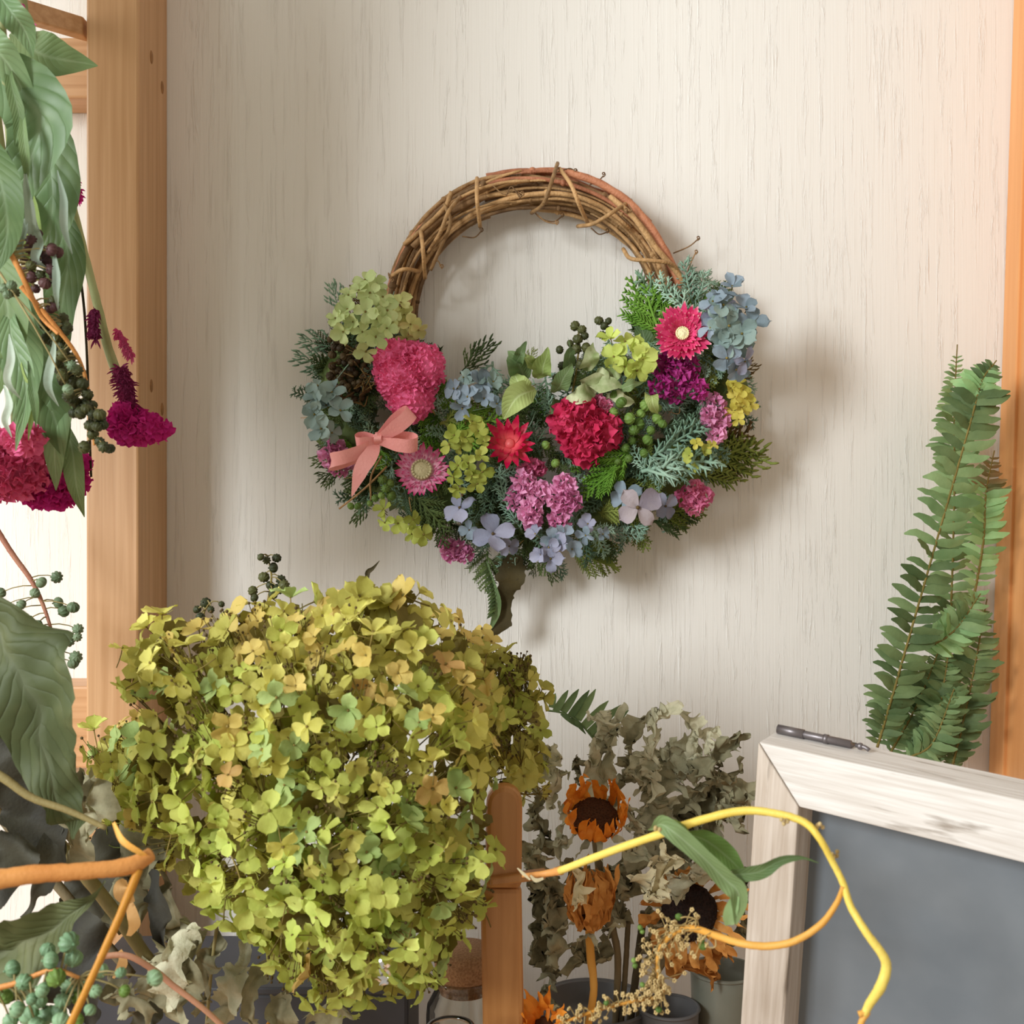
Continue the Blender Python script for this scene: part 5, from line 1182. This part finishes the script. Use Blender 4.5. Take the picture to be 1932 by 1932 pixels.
sunflower('dried sunflower with a bright orange petal ring and a brown disc, topmost of the sunflowers', 1122, 1545, .150, (0, -.66, .75), 46, 78, 26, M_SUN, M_SUND, 61, spread=.1, stem=[(1122, 1570, .12), (1140, 1700, .115), (1165, 1800, .11), (1160, 1950, .105)])
sunflower('drooping tan-orange sunflower closed up under the yellow stem', 1112, 1740, .150, (0, -.28, 1), 24, 118, 34, M_SUNB, M_SUND, 62, spread=.0, stem=[(1112, 1740, .15), (1114, 1800, .152), (1120, 1870, .155), (1105, 1960, .155)], bract=6)
sunflower('shaded brown-orange sunflower with a black disc beside the chalkboard frame', 1300, 1722, .135, (.05, -1, .1), 54, 64, 26, M_SUNB, M_SUNDK, 63, cf=.4, spread=.7, stem=[(1300, 1730, .12), (1260, 1800, .11), (1215, 1880, .105), (1200, 1960, .1)])
sunflower('small orange sunflower half out of the frame at the bottom centre', 1025, 1935, .19, (-.1, -.6, .8), 18, 60, 14, M_SUN, M_SUND, 64, spread=.5, stem=[(1030, 1940, .18), (1050, 2000, .18)], bract=5)
# hanging lower petals of the third
# ------------------------------------------------------------------ crumpled sunflower leaves
RC = random.Random(77)
def crumpled(label, pts, w_, m, seed, group='crumpled leaves round the sunflowers', amp=.0085, h=.13):
    P = [(p[0], p[1], h+(p[2] if len(p) > 2 else 0)) for p in pts]
    root = thing('crumpled_leaf', label, 'leaf', W(*P[0]), group)
    leaf(root, P, [w_*.25, w_*.8, w_*.6, w_*.95, w_*.55, w_*.2], m, 'blade', fold=.75, ruffle=.30, rfreq=2.6, crumple=amp, cscale=120, seed=seed, nu=64, nv=12, rag=.75, twist=RC.uniform(-2.6, 2.6))
    return root
CL = [
 ('pale crumpled leaf with a curled knob, left of the fern tips', [(1110, 1500), (1120, 1430), (1128, 1380), (1112, 1335)], 62, 'S', .12),
 ('thin twisted leaf beside the knobbed leaf, under the fern tips', [(1150, 1470), (1152, 1420), (1165, 1380), (1180, 1338)], 34, 'S', .125),
 ('tall pale curled leaf, highest above the sunflowers', [(1240, 1500), (1232, 1440), (1240, 1380), (1262, 1345), (1275, 1340)], 36, 'S', .13),
 ('long creased leaf right beside the tall pale one', [(1205, 1500), (1205, 1450), (1222, 1400), (1240, 1370)], 44, 'S', .12),
 ('wispy dark leaf reaching between the tall pale leaf and the fern', [(1170, 1460), (1190, 1410), (1205, 1375), (1228, 1360)], 26, 'K', .11),
 ('broad sage leaf right of the tall pale leaf', [(1230, 1500), (1260, 1460), (1280, 1420), (1305, 1390)], 60, 'S', .12),
 ('buff curled leaf tip standing right of the tall pale leaf', [(1280, 1460), (1295, 1410), (1310, 1370), (1300, 1345)], 34, 'S', .118),
 ('long buff leaf arching toward the chalkboard corner', [(1290, 1480), (1330, 1440), (1370, 1405), (1415, 1390)], 30, 'K', .13),
 ('pale twisted leaf tip below the arching leaf', [(1300, 1470), (1330, 1425), (1348, 1400), (1362, 1390)], 34, 'S', .12),
 ('grey crumpled leaf beside the arching leaf, lower down', [(1270, 1520), (1320, 1490), (1370, 1460), (1400, 1425)], 44, 'K', .115),
 ('pale ragged leaf hanging between hydrangea and bright sunflower', [(1045, 1400), (1035, 1440), (1045, 1480), (1030, 1520)], 44, 'S', .13),
 ('small dark curled leaf between the ragged leaf and the knobbed leaf', [(1085, 1480), (1092, 1455), (1090, 1430), (1105, 1425)], 32, 'K', .12),
 ('dark crinkled leaf left of the bright sunflower', [(1050, 1600), (1030, 1560), (1020, 1520), (1005, 1490)], 50, 'K', .12),
 ('sage leaf wrapping the left side of the bright sunflower', [(1060, 1640), (1050, 1590), (1062, 1545), (1050, 1510)], 30, 'S', .14),
 ('grey-green leaf right of the wooden stand top', [(1050, 1650), (1020, 1620), (1000, 1600), (985, 1570)], 56, 'K', .14),
 ('dark bunched leaf behind the wooden stand', [(1050, 1720), (1010, 1680), (1000, 1640), (1010, 1600)], 70, 'K', .115),
 ('large dull leaf right of the bright sunflower', [(1190, 1640), (1220, 1590), (1230, 1540), (1225, 1490)], 80, 'S', .115),
 ('pale crinkled leaf curling at the right of the bright sunflower', [(1185, 1620), (1205, 1580), (1198, 1540), (1225, 1505)], 30, 'S', .145),
 ('dark leaf behind the yellow stem, right of the sunflower', [(1230, 1650), (1280, 1600), (1320, 1560), (1350, 1500)], 90, 'K', .11),
 ('shadowed leaf below the arching leaf, near the frame', [(1300, 1620), (1350, 1570), (1390, 1530), (1410, 1480)], 70, 'K', .11),
 ('olive frilly leaf touching the chalkboard corner', [(1330, 1520), (1370, 1530), (1400, 1520), (1435, 1505)], 34, 'K', .15),
 ('cream crumpled leaf hanging below the yellow stem', [(1255, 1590, .015), (1262, 1640, .02), (1240, 1680, .02), (1225, 1705, .02)], 54, 'C', .15),
 ('grey leaf behind the cream crumpled leaf', [(1340, 1640), (1300, 1650), (1270, 1660), (1250, 1690)], 50, 'S', .14),
 ('cream flake of a leaf in front of the drooping sunflower', [(1075, 1655, .015), (1085, 1680, .018), (1098, 1720, .016)], 34, 'C', .155),
 ('dry leaf hanging from the drooping sunflower', [(1160, 1640), (1170, 1680), (1158, 1720), (1165, 1760)], 34, 'K', .13),
 ('brown bunched leaf left of the drooping sunflower', [(1050, 1640), (1030, 1700), (1040, 1770), (1030, 1840)], 66, 'K', .12),
 ('dark limp leaf low beside the wooden stand', [(1020, 1720), (1010, 1790), (1030, 1850), (1040, 1900)], 56, 'K', .11),
 ('dark leaf scrap under the drooping sunflower', [(1085, 1770), (1100, 1800), (1130, 1790), (1140, 1770)], 50, 'K', .115),
 ('dark leaf below the black-disc sunflower', [(1230, 1700), (1240, 1750), (1225, 1790), (1240, 1820)], 40, 'K', .11),
 ('brown ragged leaf hanging under the black-disc sunflower', [(1270, 1790), (1310, 1815), (1345, 1810), (1375, 1790)], 60, 'B', .12),
 ('grey leaf behind the chalkboard stile', [(1340, 1600), (1370, 1650), (1390, 1720), (1380, 1790)], 60, 'K', .11),
 ('dark leaf between the bright sunflower and the stem fork', [(1060, 1620), (1100, 1650), (1150, 1640), (1190, 1610)], 50, 'K', .12),
 ('shaded back leaf above the bright sunflower', [(1100, 1540), (1140, 1500), (1180, 1450), (1190, 1420)], 60, 'K', .105),
 ('shaded back leaf right of the big tall leaves', [(1240, 1560), (1290, 1520), (1330, 1480), (1350, 1430)], 80, 'K', .10),
 ('deep shadowed leaf behind the drooping sunflower', [(1170, 1760), (1150, 1700), (1180, 1640), (1200, 1600)], 70, 'K', .10),
]
for i, (lab, pts, w_, mm, h_) in enumerate(CL):
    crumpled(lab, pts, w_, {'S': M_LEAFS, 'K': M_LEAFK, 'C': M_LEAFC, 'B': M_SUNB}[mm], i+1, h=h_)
# curled knob of the first leaf etc. is given by crumple; extra stems in the pot
stem_thing('dark stalk standing in the grey tin, left of centre', [(1185, 1740, .11), (1180, 1830, .108), (1170, 1960, .105)], [.0016], M_STEMB)
stem_thing('brown stalk crossing behind it in the grey tin', [(1215, 1720, .1), (1205, 1800, .1), (1185, 1960, .1)], [.0022], M_STEMB)

# ------------------------------------------------------------------ yellow vine stem with leaves and dry flower spray
yv = thing('yellow_vine', 'bright yellow dried vine looping in front of the sunflowers and the chalkboard', 'plant', W(1620, 1932, .36))
hv = lambda p, h: [(x, y, h) for x, y in p]
stemline(yv, [(985, 1652, .28), (1030, 1648, .28), (1060, 1642, .285)], [.0008, .0014, .0019], M_STEMO, 'stem', 'orange withered stem end', sides=8)
main = [(1056, 1643, .285), (1150, 1607, .30), (1250, 1572, .31), (1330, 1545, .32), (1400, 1530, .325), (1460, 1534, .33), (1515, 1550, .335), (1545, 1580, .34), (1570, 1625, .34), (1590, 1665, .342), (1605, 1710, .345), (1635, 1760, .35), (1664, 1800, .352), (1672, 1825, .352), (1662, 1860, .352), (1640, 1895, .35), (1630, 1915, .35)]
stemline(yv, main, [.0015, .0016, .0015, .0014, .0012, .0013, .0016, .0019, .0012], M_STEMY, 'stem', 'bright yellow main stem', n=120, sides=12)
side = [(1591, 1672, .343), (1578, 1705, .342), (1548, 1745, .34), (1500, 1775, .338), (1450, 1785, .334), (1400, 1780, .33), (1350, 1765, .32), (1310, 1752, .31), (1280, 1755, .305), (1255, 1775, .30), (1243, 1800, .30), (1240, 1830, .30), (1246, 1860, .30)]
stemline(yv, side, [.0008, .0012, .0014, .0014, .0013, .0010, .0007], M_STEMA, 'side_stem', 'amber side stem', n=90, sides=10)
stemline(yv, [(1246, 1855, .30), (1250, 1870, .30), (1235, 1882, .30), (1190, 1890, .30), (1130, 1905, .30), (1060, 1930, .30)], [.0009, .0006], M_STEMA, 'side_stem', sides=7)
stemline(yv, [(1620, 1914, .35), (1636, 1910, .35), (1626, 1926, .35), (1620, 1950, .35)], [.0012, .0010], M_STEMA, 'side_stem', 'frayed stem tip', sides=7)
R8 = random.Random(8)
fl = MB(); tips = MB()
FP = resample([W(*p) for p in side[6:]+[(1250, 1870, .30), (1235, 1882, .30), (1190, 1890, .30), (1130, 1905, .30), (1060, 1930, .30)]], 90)
for i, p in enumerate(FP):
    for k in range(2 if i < 45 else 3):
        if i < 8 and R8.random() < .6: continue
        d = Vector((R8.uniform(-1, .5), R8.uniform(-.6, .3), R8.uniform(-1, 1))); l = R8.uniform(.003, .011) if i < 50 else R8.uniform(.002, .006)
        q = p+d.normalized()*l; fl.tube([p, p+d*l*.5+Vector((0, 0, .001)), q], [.00024, .00018], 4, n=5)
        M3 = frame((R8.uniform(-1, 1), -1, R8.uniform(-1, 1)))
        for s_ in range(5):
            a = s_*1.2566; e = (M3 @ Vector((math.cos(a), math.sin(a), .5, 0))).to_3d(); tips.ball(q+e*.0006, .00046, nu=5, nv=3)
fl.build('flower_stalks', M_FLUFF, yv, kind='stuff'); tips.build('dry_flowerlets', M_FLUFF, yv, kind='stuff')
for (x, y, r) in ((1208, 1750, 6), (1212, 1758, 5), (1325, 1785, 9), (1324, 1775, 7), (1196, 1812, 6), (1198, 1822, 6), (1212, 1858, 6), (1243, 1905, 7), (1281, 1730, 8), (1144, 1892, 6), (1372, 1665, 9)):
    berry(yv, W(x, y, .303), S(r, .3), 'g', R8, 'green_fruit')
stemline(yv, [(1312, 1750, .312), (1312, 1735, .312), (1295, 1730, .312), (1284, 1732, .312)], .0003, M_FLUFF, 'curled_stalk')
stemline(yv, [(1350, 1770, .32), (1350, 1785, .32), (1340, 1788, .32), (1330, 1780, .32)], .0003, M_FLUFF, 'curled_stalk')
leaf(yv, [(1222, 1560, .312), (1245, 1553, .32), (1275, 1570, .325), (1330, 1615, .325), (1375, 1660, .325), (1398, 1690, .325), (1385, 1745, .32)], [3, 16, 34, 40, 34, 36, 40, 30, 4], M_LEAFG, 'leaf', 'green leaf folded over the stem', fold=.45, ruffle=.06, crumple=.002, cscale=60, nu=34, nv=6, seed=3)
leaf(yv, [(1290, 1572, .31), (1330, 1585, .312), (1370, 1615, .312), (1400, 1645, .315)], [4, 34, 48, 40, 16], mat_plant('leaf_vivid', (84, 116, 54), (108, 140, 72), .25, veins=6), 'leaf', 'dull green leaf blade behind', fold=.2, ruffle=.06, nu=20, seed=5)
leaf(yv, [(1385, 1650, .322), (1430, 1645, .33), (1470, 1625, .335), (1510, 1618, .335), (1545, 1628, .335)], [24, 32, 24, 14, 5, 1], M_LEAFG, 'leaf', 'narrow green leaf reaching right over the frame', fold=.3, ruffle=.10, nu=24, seed=6)
leaf(yv, [(1376, 1745, .318), (1378, 1720, .322), (1388, 1690, .325)], [16, 28, 26, 14], M_FERNL, 'leaf', 'pale green underside tip', fold=.2, nu=12, seed=8)
leaf(yv, [(1252, 1553, .314), (1280, 1556, .318), (1310, 1580, .314)], [3, 12, 14, 3], M_LEAFL, 'leaf', fold=.3, crumple=.002)
for (x, y) in ((1480, 1552), (1547, 1557), (1576, 1610), (1240, 1562)):
    b = MB(); c = W(x, y, .335)
    for k in range(4): b.ball(c+Vector((R8.uniform(-1, 1), R8.uniform(-1, 1), R8.uniform(-1, 1)))*.0013, .0009, nu=5, nv=3)
    b.build('dry_node', M_FLUFF, yv)
leaf(yv, [(1000, 1652, .284), (1010, 1660, .284), (1024, 1656, .284)], [3, 8, 4], M_LEAFC, 'bract', crumple=.002)
leaf(yv, [(978, 1640, .284), (988, 1650, .284), (1000, 1660, .284)], [2, 6, 3], M_LEAFC, 'bract', crumple=.002)
